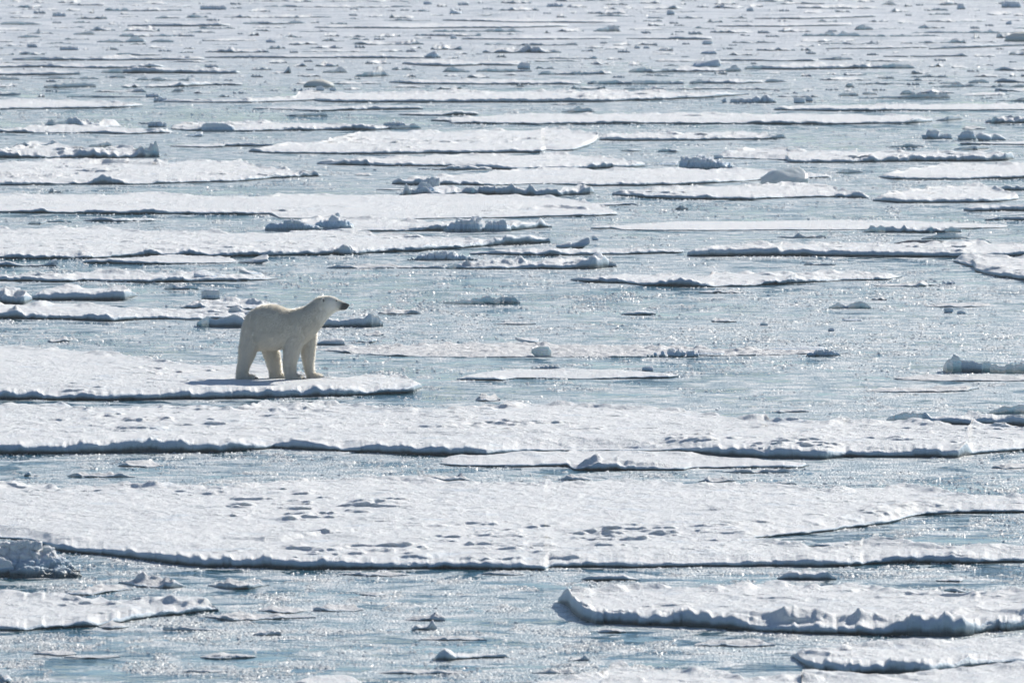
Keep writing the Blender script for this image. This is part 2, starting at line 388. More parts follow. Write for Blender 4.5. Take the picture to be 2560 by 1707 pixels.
F("hummocky", "1395,1505 1420,1517 1431,1532 1453,1548 1490,1559 1581,1564 1710,1568 1810,1574 1901,1581 2029,1585 2175,1588 2322,1592 2413,1592 2468,1583 2560,1576 2720,1570",
  "1395:22 1408:38 1420:40 1431:34 1453:36 1490:42 1530:32 1581:27 1640:27 1700:41 1760:36 1810:26 1860:24 1901:17 2029:25 2100:19 2175:17 2249:38 2322:54 2377:64 2395:62 2413:46 2430:36 2450:22 2500:26 2560:30 2720:28",
  "1395,1481 1420,1475 1482,1473 1545,1470 1618,1466 1710,1468 1956,1459 2066,1461 2175,1466 2285,1464 2377,1478 2468,1481 2560,1477 2720,1476",
  label="thick hummocky floe with blue-shaded ridges, lower right", T0=0.14, rough=1.5,
  ridges=["1825,1530,2 1850,1534,10 1900,1540,18 1960,1548,30 2030,1548,28 2100,1550,18 2130,1552,26 2146,1552,42 2165,1552,30 2200,1550,16 2260,1547,13 2310,1545,3",
          "2370,1535,2 2400,1532,12 2440,1530,14 2480,1532,6 2520,1534,12 2560,1536,10 2600,1536,3"])
F("blockS1", "1943,1447 1960,1449 2080,1450 2091,1448", "1943:5 1965:18 2020:18 2070:20 2091:14", "1943,1441 1965,1426 2060,1426 2091,1436",
  label="small dark-sided block floe between two big floes, lower right", rough=1.6)
F("blockS2", "1453,1449 1500,1452 1565,1451 1600,1450", "1453:6 1480:10 1560:12 1575:6 1600:3", "1453,1443 1500,1437 1560,1437 1600,1445",
  label="low dark-sided strip of ice under the edge of the largest floe")
F("biggest", "-160,1348 0,1349 70,1352 110,1362 146,1377 238,1386 311,1395 384,1406 475,1415 585,1421 731,1422 860,1424 1088,1422 1216,1424 1362,1426 1373,1420 1545,1419 1710,1417 1846,1417 1883,1417",
  "-160:8 0:6 110:10 146:22 238:21 311:21 384:24 475:27 585:27 731:24 860:21 935:15 1088:18 1216:20 1300:17 1362:14 1368:8 1380:13 1545:17 1710:10 1846:13 1883:15",
  "-160,1232 0,1227 183,1214 366,1210 585,1212 695,1201 804,1196 941,1199 1033,1199 1179,1208 1325,1216 1398,1218 1526,1203 1710,1218 1865,1218 1883,1219",
  label="largest snow floe, spanning the lower part of the photo with a bay at its right", T0=0.125, rough=1.1, ends=(1, 0),
  prongs=[("1883,1417 2029,1417 2150,1413 2161,1411 2285,1409 2413,1409 2560,1406 2720,1402", "1883:15 1950:18 2029:24 2120:16 2150:11 2156:6 2170:10 2285:17 2350:21 2413:18 2500:11 2720:10",
           "1883,1347 1905,1350 2018,1366 2248,1367 2395,1369 2560,1377 2720,1384"),
          ("1883,1347 1992,1336 2120,1321 2195,1314 2225,1309 2250,1299 2290,1289 2395,1284 2560,1281 2720,1278", "1883:5 1992:9 2120:9 2200:9 2240:6 2258:5 2300:8 2395:12 2450:9 2560:9 2720:9",
           "1883,1219 2066,1232 2285,1228 2431,1243 2560,1252 2720,1258")],
  ridges=["560,1344,2 600,1348,6 660,1350,9 700,1346,8 760,1338,10 820,1334,8 880,1330,3"])
F("second", "-160,1136 0,1135 183,1135 366,1132 548,1132 640,1126 684,1121 768,1126 860,1128 960,1135 1106,1140 1216,1139 1300,1130 1398,1127 1700,1127 1791,1139 1919,1146 2066,1148 2113,1141 2240,1144 2395,1145 2431,1137 2541,1128 2560,1126 2700,1124",
  "-160:24 0:26 60:22 183:29 260:33 366:30 460:29 548:27 600:24 640:15 665:9 684:12 730:20 768:20 860:10 920:18 960:22 1050:22 1106:25 1216:17 1260:14 1300:8 1398:3 1650:3 1700:8 1791:20 1860:25 1905:20 1912:17 1925:26 2000:29 2066:26 2105:16 2113:11 2125:16 2240:17 2340:21 2400:23 2418:27 2431:10 2470:10 2541:11 2700:8",
  "-160,1009 0,1009 146,1007 219,1020 366,1015 512,1009 585,1018 658,1013 860,1020 1033,1026 1216,1018 1362,1028 1545,1035 1710,1038 1755,1035 1919,1048 2066,1051 2285,1057 2431,1068 2541,1076 2560,1082 2700,1090",
  label="wide snow floe just below the bear floe, its front edge blue and rounded", T0=0.145, rough=1.0,
  ridges=["640,1032,2 690,1030,7 760,1026,10 820,1030,8 880,1034,3", "860,1066,2 900,1065,5 960,1064,3", "930,1082,2 1000,1082,4 1080,1084,5 1130,1086,7 1200,1082,6 1260,1082,4 1330,1080,7 1380,1084,2"])
F("secondlip", "1099,1160 1106,1163 1179,1166 1289,1167 1420,1166 1435,1175 1490,1177 1618,1177 1710,1175 1729,1170 1810,1170 1956,1170 2011,1168 2022,1163",
  "1099:3 1106:6 1179:7 1289:8 1415:12 1428:5 1440:6 1490:14 1560:14 1618:15 1680:9 1710:12 1729:5 1810:7 1956:9 1980:12 2011:15 2022:8",
  "1099,1155 1110,1142 1216,1137 1300,1129 1500,1126 1700,1130 1800,1142 1950,1150 2011,1152 2022,1158",
  label="shelf of ice with a rubble heap in front of the wide floe below the bear", rough=1.4,
  ridges=["1435,1170,5 1470,1164,14 1492,1163,24 1515,1163,10 1545,1162,18 1560,1162,14 1600,1164,10 1650,1166,9 1690,1168,3"])
F("lipcrumb", "1805,1180 1850,1183 1940,1183 1975,1180", "1805:3 1840:9 1900:5 1960:10 1975:5", "1805,1176 1850,1172 1940,1174 1975,1176", rough=1.6,
  label="crumbly strip of white ice below the shelf, right of centre", crumb=0.5, mat=M_SLUSH)
F("bearfloe", "-160,1000 0,1000 183,1000 366,1001 500,998 620,996 745,993 860,991 923,987 1033,983 1055,972",
  "-160:20 0:20 100:17 143:10 183:16 220:18 366:17 450:19 500:20 530:25 560:20 620:20 740:22 752:15 790:26 850:23 900:16 920:12 960:14 1000:12 1033:18 1055:16",
  "-160,852 0,863 110,874 146,877 293,885 366,894 402,903 475,910 600,911 690,914 730,926 768,938 860,940 996,943 1055,955",
  label="snow floe the polar bear stands on, reaching in from the left", T0=0.14, rough=1.1, relief=0.7,
  ridges=["895,976,3 925,974,15 960,973,15 985,972,20 1005,971,28 1030,970,20 1050,969,12"])
F("rightlog", "2354,921 2365,931 2440,932 2560,932 2700,932", "2354:22 2365:34 2385:32 2405:26 2470:26 2560:27 2700:26", "2354,912 2365,905 2560,907 2700,907", rough=1.3,
  label="thick log-like dark blue ridge of ice at the right edge beside the open water")
F("rightedge", "2215,1053 2225,1056 2322,1060 2440,1064 2560,1066 2700,1068", "2215:18 2230:24 2300:25 2360:18 2380:20 2430:12 2480:20 2560:24 2700:24", "2215,1037 2240,1033 2400,1038 2560,1036 2700,1034", rough=1.3,
  label="thick blue-edged floe at the right edge, overlapping the wide floe")
F("rightrub", "2472,1034 2500,1035 2560,1034 2640,1033", "2472:8 2490:18 2530:16 2550:20 2640:14", "2472,1026 2500,1022 2640,1022", rough=2.0, label="small rubble strip just behind the blue-edged floe at the right edge")
# water between
F("w1", "168,1191 200,1192 280,1193 340,1193", "168:5 185:10 215:8 280:14 310:9 340:3", "168,1186 200,1181 285,1179 340,1188", rough=1.3, label="small dark-edged floe alone in the channel at left below the wide floe", crumb=0.5, mat=M_SLUSH)
F("w2", "1034,1198 1080,1203 1183,1203", "1034:5 1080:9 1110:6 1150:13 1183:6", "1034,1192 1090,1190 1150,1186 1183,1194", rough=1.8, label="crumbly ice patch touching the back of the largest floe, centre", crumb=0.5, mat=M_SLUSH)
F("w3", "1395,1200 1430,1204 1480,1201", "1395:4 1420:12 1440:10 1480:5", "1395,1195 1430,1190 1480,1194", rough=2, label="tiny sparkling ice patch in the channel right of centre", crumb=0.5, mat=M_SLUSH)
F("w4", "1745,1204 1780,1206 1840,1203", "1745:4 1775:10 1840:4", "1745,1200 1780,1195 1840,1198", rough=2, label="tiny crumbly ice mound in the channel behind the largest floe, right", crumb=0.5, mat=M_SLUSH)
F("thinA", "2236,948 2300,952 2440,954 2560,953 2700,953", "2236:4 2300:3 2440:4 2560:5 2700:4", "2236,943 2300,938 2450,936 2560,936 2700,936", relief=0.6, label="thin slushy sheet in front of the dark blue log of ice", crumb=0.5, mat=M_SLUSH)
F("thinB", "2165,979 2240,982 2350,981 2420,977 2447,972", "2165:3 2240:4 2350:4 2410:9 2447:5", "2165,975 2200,968 2330,967 2410,962 2447,968", rough=1.5, label="thin white floe in open water above the wide floe, right", crumb=0.5, mat=M_SLUSH)
F("n2", "1141,950 1249,951 1289,945 1472,948 1673,946 1697,941", "1141:5 1170:9 1249:8 1262:3 1289:3 1472:2 1500:4 1600:6 1673:8 1697:7",
  "1141,943 1180,935 1250,923 1400,923 1600,926 1697,936", label="flat pointed floe in open water right of the bear, lower of two", relief=0.8)
F("n1", "786,874 850,880 887,885 978,890 1142,893 1325,892 1508,892 1710,892 1828,890 2029,886 2120,884", "786:3 850:4 900:2 978:2 1142:3 1508:3 1710:3 1828:2 2120:3",
  "786,870 850,865 1000,860 1150,857 1300,856 1500,859 1700,867 1830,873 2029,874 2120,880", label="very long thin white sheet stretching right from the bear's front legs", relief=1.6, crumb=0.9, mat=M_SLUSH)
F("m3", "492,816 520,818 607,820 808,819 934,818 958,815", "492:18 520:23 607:24 700:22 808:21 870:21 900:24 925:32 945:28 958:18", "492,800 520,795 620,794 850,796 920,792 958,800",
  label="thick blue-sided bar of ice directly behind the bear", rough=1.3, ridges=["895,806,2 915,803,9 935,802,10 955,806,3"])
F("m2", "-160,799 0,799 146,799 219,801 285,804 366,799 494,799 600,797 650,794", "-160:12 0:13 30:20 50:22 65:13 146:9 183:9 220:14 265:18 300:12 366:9 430:7 494:8 560:6 650:4",
  "-160,762 0,762 146,760 293,764 402,771 548,778 650,786", label="lumpy-edged floe reaching in from the left behind the bear's rump", rough=1.4, ridges=["10,790,3 40,788,12 60,790,3"])
F("m1", "75,749 146,752 311,752 344,740", "75:13 110:20 146:21 220:19 280:22 311:24 335:18 344:10", "75,738 110,722 200,718 310,719 344,730",
  label="thick dark-sided slab above the lumpy floe, left", rough=0.8, T0=0.15)
F("m1b", "-160,760 0,761 60,763 80,752", "-160:16 0:14 30:18 60:20 80:12", "-160,724 0,723 50,722 80,738", rough=2.4, label="rubbly floe at the left edge touching the dark-sided slab",
  ridges=["-100,745,10 0,744,12 40,742,14 70,744,6"])
F("m5", "450,770 500,772 600,773 705,774", "450:4 500:9 560:6 620:9 705:4", "450,764 500,752 600,746 705,760", rough=2.4, label="low rubbly patch just above the bear's back, left", ridges=["500,760,8 560,756,9 620,758,7 660,762,4"], crumb=0.3)
F("m6", "411,723 440,725 498,724", "411:7 430:10 460:7 485:11 498:6", "411,717 440,715 498,717", rough=1.5)
F("s3", "1108,758 1161,761 1252,761 1300,757", "1108:4 1140:10 1161:14 1200:16 1235:19 1255:23 1285:18 1300:9", "1108,754 1161,748 1250,746 1300,750", rough=1.8, ridges=["1150,755,3 1192,752,17 1215,753,6 1250,752,10 1285,753,3"],
  label="small hummocky floe alone in the water to the right of the bear's head")
F("s4", "2071,771 2100,772 2179,771", "2071:5 2095:15 2115:10 2145:16 2165:14 2179:7", "2071,767 2100,760 2179,764", rough=1.6, label="small rounded dark floe alone in the open water, far right")
F("s7", "2315,767 2400,769 2480,766", "2315:2 2380:4 2480:3", "2315,763 2380,755 2480,757", crumb=0.5, mat=M_SLUSH)
F("s8", "1553,787 1600,789 1640,786", "1553:6 1620:9 1640:6", "1553,781 1600,777 1640,779")
F("s9", "2185,716 2300,718 2345,714", "2185:2 2290:4 2305:10 2345:4", "2185,712 2250,707 2345,708", crumb=0.5, mat=M_SLUSH)
F("s11", "1233,811 1300,813 1340,811", "1233:4 1270:6 1340:3", "1233,806 1270,803 1340,808", crumb=0.5, mat=M_SLUSH)
F("x3", "2384,656 2435,669 2437,678 2486,692 2560,702 2700,716", "2384:6 2420:10 2437:12 2460:12 2486:11 2540:15 2700:16", "2384,647 2420,641 2450,641 2560,643 2700,645", label="floe with a slanting scalloped front at the right edge, mid height", rough=1.5)
F("x2", "1426,701 1472,707 1563,709 1618,714 1710,716 1762,718 1919,713 2102,703 2212,701 2256,693",
  "1426:6 1472:12 1563:8 1618:10 1660:17 1700:18 1762:13 1785:4 1880:5 1919:12 2000:14 2050:6 2102:5 2180:6 2256:4",
  "1426,694 1500,690 1600,685 1700,686 1900,684 2100,684 2200,686 2256,689", label="crescent-shaped floe with a scalloped front, right of centre", rough=1.6)
F("x1", "1113,672 1179,673 1398,673 1490,673 1520,670 1537,664", "1113:6 1135:14 1160:8 1300:9 1398:12 1440:16 1480:24 1510:26 1537:8", "1113,664 1200,656 1400,652 1490,648 1537,656", rough=1.2,
  label="floe with an upturned slab at its right end, centre", ridges=["1150,664,3 1168,662,15 1185,662,6 1205,660,11 1240,659,9 1262,659,15 1285,659,8 1300,658,20 1316,659,5"])
F("y4", "815,671 900,672 1000,671 1111,672", "815:4 850:6 920:3 1000:5 1111:6", "815,667 900,662 1060,662 1111,667", crumb=0.5, mat=M_SLUSH)
F("y2", "1172,636 1398,640 1559,637 1710,632", "1172:3 1230:9 1300:8 1380:14 1420:8 1559:8 1650:9 1710:8", "1172,629 1300,625 1500,621 1600,622 1710,621", rough=1.5)
F("y1", "1718,641 1730,642 1956,640 2212,643 2413,644 2560,641 2700,641", "1718:18 1750:20 1900:20 1945:19 1957:12 1975:17 2100:15 2212:15 2413:14 2440:10 2560:14 2700:14", "1718,624 1800,612 1900,608 2100,608 2400,610 2560,611 2700,611",
  label="straight floe with a clean blue cut edge, right of centre", rough=0.7)
F("z2", "2155,581 2220,582 2300,582 2406,581", "2155:5 2175:12 2220:18 2270:11 2300:7 2330:14 2350:8 2375:15 2400:15 2406:8", "2155,576 2220,568 2406,570", rough=2.2)
F("z1", "1477,574 1526,572 1563,576 1710,577 2000,576 2157,575 2413,572 2523,570", "1477:7 1526:6 1563:2 1710:3 2000:3 2157:2 2413:3 2523:2", "1477,566 1560,562 1700,553 2000,551 2300,553 2523,561")
F("z3", "2235,610 2280,611 2372,608", "2235:4 2270:10 2340:8 2372:4", "2235,605 2300,602 2372,603", mat=M_DIRTY, label="dark brownish strip of dirty ice, right", rough=0.8)
F("z4", "2390,608 2430,609 2480,608", "2390:6 2430:7 2450:12 2480:4", "2390,603 2430,600 2480,603")
F("z5", "2303,598 2350,598 2420,597", "2303:5 2350:10 2370:10 2420:5", "2303,594 2420,592")
F("k1", "-160,646 0,647 73,648 219,647 347,641 475,639 567,643 731,639 860,636 879,637 978,630 1033,628 1161,621 1216,616 1325,610 1376,606",
  "-160:8 0:6 30:11 73:12 150:8 219:7 300:8 347:13 420:9 475:13 520:9 567:13 640:10 700:14 731:12 830:16 860:22 875:22 885:12 978:13 1033:13 1100:12 1161:9 1180:12 1216:18 1280:22 1325:20 1376:14",
  "-160,573 0,573 256,572 366,577 658,581 860,575 941,581 1106,592 1216,597 1325,591 1376,594", label="very wide snow floe above and left of the bear, its edge crumbling to the right", rough=1.5, relief=0.7)
F("l2", "205,658 366,661 548,659 592,657", "205:7 230:12 300:10 366:8 450:5 592:3", "205,649 260,647 366,641 420,639 592,648")
F("l3", "-160,665 0,666 37,667 143,666", "-160:12 0:14 30:9 60:4 110:6 125:14 140:16 143:8", "-160,648 0,650 60,661 110,660 143,656", rough=1.2)
F("l1", "-160,703 0,703 157,706 219,703 366,707 439,706 548,704 622,703 695,698", "-160:11 0:11 157:10 185:6 219:8 366:9 430:12 500:10 548:12 622:8 695:3",
  "-160,689 0,689 91,685 175,688 256,678 303,679 402,683 486,682 640,687 695,694", label="long floe with loose slabs on it, above the dark-sided slab at left", rough=1.4, ridges=["235,684,2 260,683,10 300,683,8 320,684,2"])
F("j2", "740,577 938,579 1069,579 1161,580 1270,578 1380,569", "740:3 900:4 938:6 1000:8 1069:10 1100:12 1160:16 1205:12 1280:14 1320:12 1350:18 1365:10 1380:12", "740,553 1000,553 1300,553 1380,558",
  label="floe carrying two big rubble hummocks, above centre", rough=2.0)
F("j1", "-160,531 0,531 219,535 439,536 676,537 700,546 850,548 1000,549 1100,547 1250,545 1400,542 1450,542 1545,540", "-160:5 0:5 45:6 60:9 110:12 122:6 219:8 366:11 439:8 676:6 700:2 850:2 1000:5 1100:2 1300:4 1400:5 1450:6 1530:9 1545:5",
  "-160,486 0,486 293,486 402,482 585,493 731,488 850,489 1106,489 1362,491 1435,500 1500,512 1545,526", label="wide flat floe with a thin straight edge, left, above the rubble hummocks",
  ridges=["1320,524,2 1350,522,5 1400,520,8 1430,522,10 1470,524,4"])
F("j3", "1440,513 1520,515 1592,513", "1440:2 1540:4 1580:7 1592:4", "1440,509 1520,507 1592,509")
F("i1", "-160,464 0,464 146,462 322,463 475,458 622,453 676,447 804,442", "-160:8 0:8 73:10 82:13 95:8 150:4 220:8 240:16 255:22 270:20 300:14 322:6 380:3 395:9 475:5 540:6 555:9 622:7 700:8 750:10 785:12 804:6",
  "-160,405 0,405 146,403 293,399 475,405 603,403 651,419 713,424 804,433", label="broad snow floe with a rubbly heap on its front edge, upper left", rough=1.6,
  ridges=["160,412,3 200,411,9 260,408,12 330,410,8 400,412,5", "0,440,10 60,441,6 130,441,8 180,441,4"])
F("a1", "980,461 1055,464 1153,462 1234,465 1362,460 1490,466 1600,465 1710,463 1799,458 1901,451 2084,444", "980:11 1030:14 1050:18 1075:14 1153:11 1234:6 1300:2 1400:3 1490:8 1600:9 1710:8 1790:9 1799:4 1901:5 2040:6 2084:3",
  "980,452 1060,443 1200,432 1400,425 1700,422 1900,425 2000,431 2084,439", label="long white floe running right behind the rubble bar, upper centre", rough=1.5)
F("a2", "998,488 1100,488 1179,488 1325,490 1398,490 1486,485", "998:12 1015:24 1035:14 1055:22 1072:20 1085:12 1110:8 1150:13 1185:18 1210:13 1230:13 1270:22 1300:18 1345:18 1370:23 1398:18 1412:10 1430:14 1450:11 1475:17 1486:12",
  "998,480 1050,470 1200,471 1400,471 1486,468", rough=2.4, label="bar of piled blue rubble ice, upper centre")
F("a3", "1530,488 1618,495 1710,499 1883,500 1956,495 2084,493 2175,498", "1530:9 1560:9 1618:8 1700:10 1883:9 1940:6 1956:4 2084:5 2100:12 2115:10 2140:17 2160:12 2175:6", "1530,479 1700,470 1900,464 2050,465 2175,486", rough=1.2,
  label="floe with an even blue edge and small lumps at its right tip, upper right")
F("a4", "2181,503 2248,508 2431,508 2552,503", "2181:9 2248:12 2350:10 2431:9 2500:11 2552:8", "2181,494 2250,480 2350,467 2450,464 2552,484")
F("a5", "2442,477 2500,477 2560,477 2680,477", "2442:5 2460:10 2480:5 2520:9 2560:8 2680:6", "2442,473 2500,468 2680,468", rough=1.6)
F("a6", "2409,527 2430,529 2560,528 2680,528", "2409:11 2560:13 2680:12", "2409,516 2440,512 2680,511")
F("a7", "2462,550 2520,551 2640,550", "2462:3 2520:9 2600:7 2640:5", "2462,545 2640,540")
F("c7", "2197,444 2234,450 2395,450 2560,446 2690,444", "2197:4 2234:8 2395:6 2560:9 2690:8", "2197,438 2280,421 2400,413 2560,411 2690,410", label="wide floe at the right edge above the lump-tipped floe, upper right")
F("c3", "1788,397 1919,399 1967,402 1972,408 2139,407 2322,404 2468,404 2519,402 2537,399", "1788:4 1919:2 1967:4 1975:8 2080:9 2139:10 2160:14 2180:14 2195:10 2290:15 2322:13 2400:14 2468:17 2519:18 2530:24 2537:16",
  "1788,389 1900,381 2000,380 2300,379 2450,380 2537,384", rough=1.5, label="long floe with a dark knobbly edge thickening rightwards, upper right")
F("c1", "792,411 850,413 960,416 1124,417 1153,420 1289,426 1435,424 1581,420 1614,416", "792:6 820:5 860:12 960:9 1124:7 1153:5 1200:10 1289:11 1435:9 1500:13 1581:12 1614:7",
  "792,405 860,400 1000,394 1200,388 1400,385 1500,390 1614,407", rough=1.5, label="long shallow floe ending at the big rubble hummock, upper centre")
F("h1", "-160,394 0,395 146,396 293,396 402,393", "-160:16 0:18 20:13 73:7 146:5 180:11 220:18 245:15 293:8 345:14 370:22 395:22 402:12", "-160,374 0,374 183,371 329,374 402,382", rough=2.2,
  label="rubbly floe with a knobbly right end at the left edge, upper left")
F("h2", "32,368 80,370 150,367", "32:6 60:12 80:6 110:10 130:16 150:10", "32,364 90,355 150,355", rough=2.2)
F("h3", "222,367 250,368 282,366", "222:5 265:14 282:8", "222,363 282,358", rough=1.4)
F("g1", "-160,332 0,332 88,334 219,334 311,336 431,334", "-160:7 0:7 50:7 88:4 180:3 240:6 311:6 400:8 431:6", "-160,323 0,322 110,318 250,317 431,325", rough=1.5)
F("g2", "424,326 585,329 768,327 860,326 938,326 970,323 1055,322", "424:4 500:6 585:5 700:7 740:10 768:12 783:13 790:6 860:10 900:13 938:8 960:4 1000:10 1040:10 1055:5", "424,314 500,309 700,306 850,312 938,316 1055,317", rough=1.6,
  label="long floe with a squared-off block standing on it, upper left")
F("g3", "112,319 180,320 250,320 300,319", "112:9 130:16 150:14 180:20 200:23 215:10 235:17 260:8 300:5", "112,312 200,302 300,308", rough=2.4, label="heap of rubble ice behind the squared-off block floe, upper left")
F("f1", "-160,274 0,274 219,272 311,270 355,267", "-160:3 0:4 180:6 219:5 311:7 340:8 355:5", "-160,251 0,251 150,250 250,253 355,259")
F("f2", "402,256 475,257 622,258 786,252 804,255 860,257 1106,257 1362,257 1526,255 1600,252 1710,248 1784,245 1872,237", "402:4 475:4 622:5 786:4 804:8 860:8 1106:8 1250:10 1400:10 1500:8 1526:6 1600:9 1660:7 1710:8 1784:8 1872:5",
  "402,251 622,250 735,245 750,235 900,233 1100,229 1400,228 1550,229 1700,232 1872,233", label="very long bright floe with one even dark edge, near the top", rough=1.0)
F("f3", "633,272 720,275 790,279 860,277 920,276 1058,274", "633:2 720:3 790:5 860:6 930:8 1058:9", "633,269 760,268 860,268 950,265 1058,267")
F("f4", "715,290 760,292 819,291", "715:2 765:8 819:7", "715,287 819,284")
F("f5", "996,288 1100,290 1197,287", "996:3 1050:5 1100:4 1140:9 1190:8 1197:5", "996,284 1100,279 1197,280", rough=1.6)
F("f6", "1403,281 1450,282 1488,280", "1403:4 1425:9 1447:15 1470:12 1488:3", "1403,277 1450,274 1488,276", rough=1.3)
F("e2", "1077,302 1124,304 1128,309 1344,312 1581,310 1710,311 1846,310 2029,312 2248,310 2336,308", "1077:4 1124:5 1200:6 1344:5 1440:7 1581:6 1710:5 1846:4 1900:7 1950:10 2029:8 2100:5 2248:8 2290:12 2336:10",
  "1077,297 1250,288 1500,286 1700,284 1750,285 2000,285 2300,289 2336,293", label="very long floe below the longest bright one, near the top right", rough=1.2)
F("e3", "2340,303 2370,303 2409,299", "2340:5 2375:10 2400:11 2409:6", "2340,297 2409,291", rough=1.8)
F("e4", "2464,308 2500,309 2560,309 2660,309", "2464:6 2490:13 2520:11 2560:12 2660:10", "2464,301 2500,295 2660,294", rough=1.8)
F("e5", "1934,276 2084,279 2322,277 2504,276 2640,275", "1934:5 1955:9 1980:4 2084:9 2200:6 2322:4 2504:3 2640:3", "1934,271 2000,265 2200,262 2560,262 2640,262")
F("d1", "424,367 500,369 559,369 563,367 690,366", "424:3 500:4 559:5 566:10 620:9 680:6 690:3", "424,363 560,359 690,361")
F("d2", "622,380 684,384 860,386 941,386 1124,384 1355,382 1362,376 1435,380 1486,369 1499,360", "622:8 684:6 860:6 941:8 1124:9 1250:8 1350:9 1362:3 1435:6 1486:6 1499:5",
  "622,373 700,363 800,356 850,342 900,332 1100,327 1350,325 1499,326", label="broad low floe with faint dark cracks, upper centre")
F("d3", "1499,353 1600,353 1710,352 1919,349 1967,346", "1499:9 1600:9 1710:8 1850:5 1919:6 1930:12 1955:11 1967:5", "1499,337 1600,333 1850,331 1967,341")
F("q1", "157,1487 219,1488 256,1483 333,1474", "157:7 180:5 219:9 256:5 333:7", "157,1480 219,1468 235,1460 310,1459 333,1469", rough=1.8, label="crumbly flat patch of ice above the pointed floe, lower left", crumb=0.5, mat=M_SLUSH)
F("q2", "296,1457 347,1466 431,1471 468,1467", "296:8 347:13 400:8 431:17 445:8 468:4", "296,1450 360,1443 410,1447 468,1460", rough=2.0, label="lumpy patch of ice right of the crumbly one, lower left", crumb=0.5, mat=M_SLUSH)
F("q3", "519,1464 567,1471 622,1473 673,1463", "519:5 545:10 567:12 622:11 673:7", "519,1459 570,1449 640,1453 673,1457", rough=1.8, label="small floe with a grey front, alone below the largest floe, left", crumb=0.5, mat=M_SLUSH)
F("q4", "-160,1584 0,1579 62,1577 106,1573 238,1566 300,1557 366,1546 475,1535 548,1526", "-160:14 0:14 60:13 66:8 106:13 112:9 180:15 220:22 238:14 250:8 280:20 300:14 366:16 475:14 520:15 548:9",
  "-160,1486 0,1486 110,1492 256,1495 384,1499 420,1489 512,1493 548,1519", rough=1.6, label="pointed snow floe reaching in from the left edge, near the bottom", T0=0.085,
  ridges=["375,1508,2 400,1508,8 430,1510,20 455,1512,12 470,1514,14 495,1512,16 515,1514,22 540,1520,8", "290,1516,2 320,1517,6 350,1516,2"])
F("q5", "512,1542 578,1554 636,1551 660,1548 790,1544", "512:3 540:6 578:9 630:9 640:4 700:6 790:6", "512,1538 600,1530 750,1536 790,1539", rough=1.4, label="flat two-pronged strip of ice right of the pointed floe's tip", crumb=0.5, mat=M_SLUSH)
F("q6", "645,1528 700,1531 765,1529", "645:5 700:6 765:6", "645,1520 680,1511 765,1518", rough=2.0, crumb=0.5, mat=M_SLUSH)
F("q7", "1080,1648 1121,1653 1140,1650 1179,1646 1274,1643", "1080:4 1098:20 1112:24 1125:20 1138:8 1179:6 1230:9 1265:11 1274:6", "1080,1642 1121,1634 1180,1630 1274,1634", rough=1.5, label="strip of ice with a dark knob at its left end, bottom centre")
F("q8", "945,1683 1040,1685 1145,1684", "945:4 1000:6 1100:6 1145:4", "945,1677 1040,1668 1145,1676", relief=0.8, crumb=0.5, mat=M_SLUSH)
F("q9", "82,1636 140,1640 190,1637", "82:4 140:6 190:5", "82,1630 140,1623 190,1627", rough=2, crumb=0.5, mat=M_SLUSH)
F("q10", "160,1644 220,1647 300,1643", "160:4 220:5 300:4", "160,1640 220,1634 300,1636", rough=2, crumb=0.5, mat=M_SLUSH)
F("q11", "455,1680 520,1682 565,1678", "455:4 520:6 565:4", "455,1674 520,1671 565,1672", rough=2, crumb=0.5, mat=M_SLUSH)
F("q12", "500,1644 560,1646 640,1643", "500:4 560:5 640:4", "500,1637 560,1630 640,1636", rough=2, crumb=0.5, mat=M_SLUSH)
F("q13", "245,1567 280,1571 325,1568", "245:4 280:7 325:5", "245,1560 280,1553 325,1560", rough=2, crumb=0.5, mat=M_SLUSH)
F("q14", "850,1437 920,1441 1025,1439", "850:4 920:6 1025:4", "850,1431 920,1427 1025,1431", rough=2, crumb=0.5, mat=M_SLUSH)
F("q15", "1205,1436 1260,1439 1312,1437", "1205:4 1260:7 1312:5", "1205,1431 1260,1427 1312,1429", rough=2, crumb=0.5, mat=M_SLUSH)
F("q16", "898,1486 940,1490 965,1487", "898:3 940:6 965:4", "898,1481 940,1478 965,1480", rough=2, crumb=0.5, mat=M_SLUSH)
F("q17", "2018,1365 2060,1368 2170,1366 2250,1364", "2018:5 2040:9 2100:5 2200:10 2215:13 2250:4", "2018,1360 2060,1356 2200,1350 2250,1358", rough=1.6, label="narrow curved strip of ice lying in the bay of the largest floe, right")
F("q18", "1493,1582 1530,1584 1567,1580", "1493:3 1530:8 1567:5", "1493,1576 1530,1568 1567,1572", rough=2, crumb=0.5, mat=M_SLUSH)
F("q19", "0,1690 10,1708 26,1706", "0:14 26:14", "0,1686 12,1683 26,1686", rough=1.5, label="tiny rounded lump of ice cut by the bottom left corner")
# towards the top
F("t1", "252,183 330,184 480,184 600,185", "252:6 280:8 330:13 360:16 420:12 480:9 540:7 590:9 600:5", "252,177 360,171 600,176", rough=1.2, label="dark blue thick bar of ice in the pool of open water, top left")
F("t2", "-160,189 0,189 130,189 201,187", "-160:6 0:6 130:8 160:5 201:8", "-160,177 0,176 201,181")
F("t3", "-160,200 0,200 50,200", "-160:6 0:7 50:6", "-160,194 50,195")
F("t4", "110,219 140,221 241,218", "110:8 140:9 180:10 241:9", "110,212 241,211", rough=1.2)
F("t5", "362,219 450,218 541,214 606,214", "362:3 420:6 460:10 541:7 606:4", "362,214 450,206 606,207", rough=1.8)
F("t6", "-160,170 0,170 110,169 240,172 410,170", "-160:4 0:4 110:7 200:3 240:9 330:7 390:8 410:4", "-160,163 0,162 240,162 410,163", rough=1.5)
F("t7", "29,151 150,152 300,152 512,150", "29:3 70:7 150:8 300:5 380:7 512:4", "29,146 300,142 512,144")
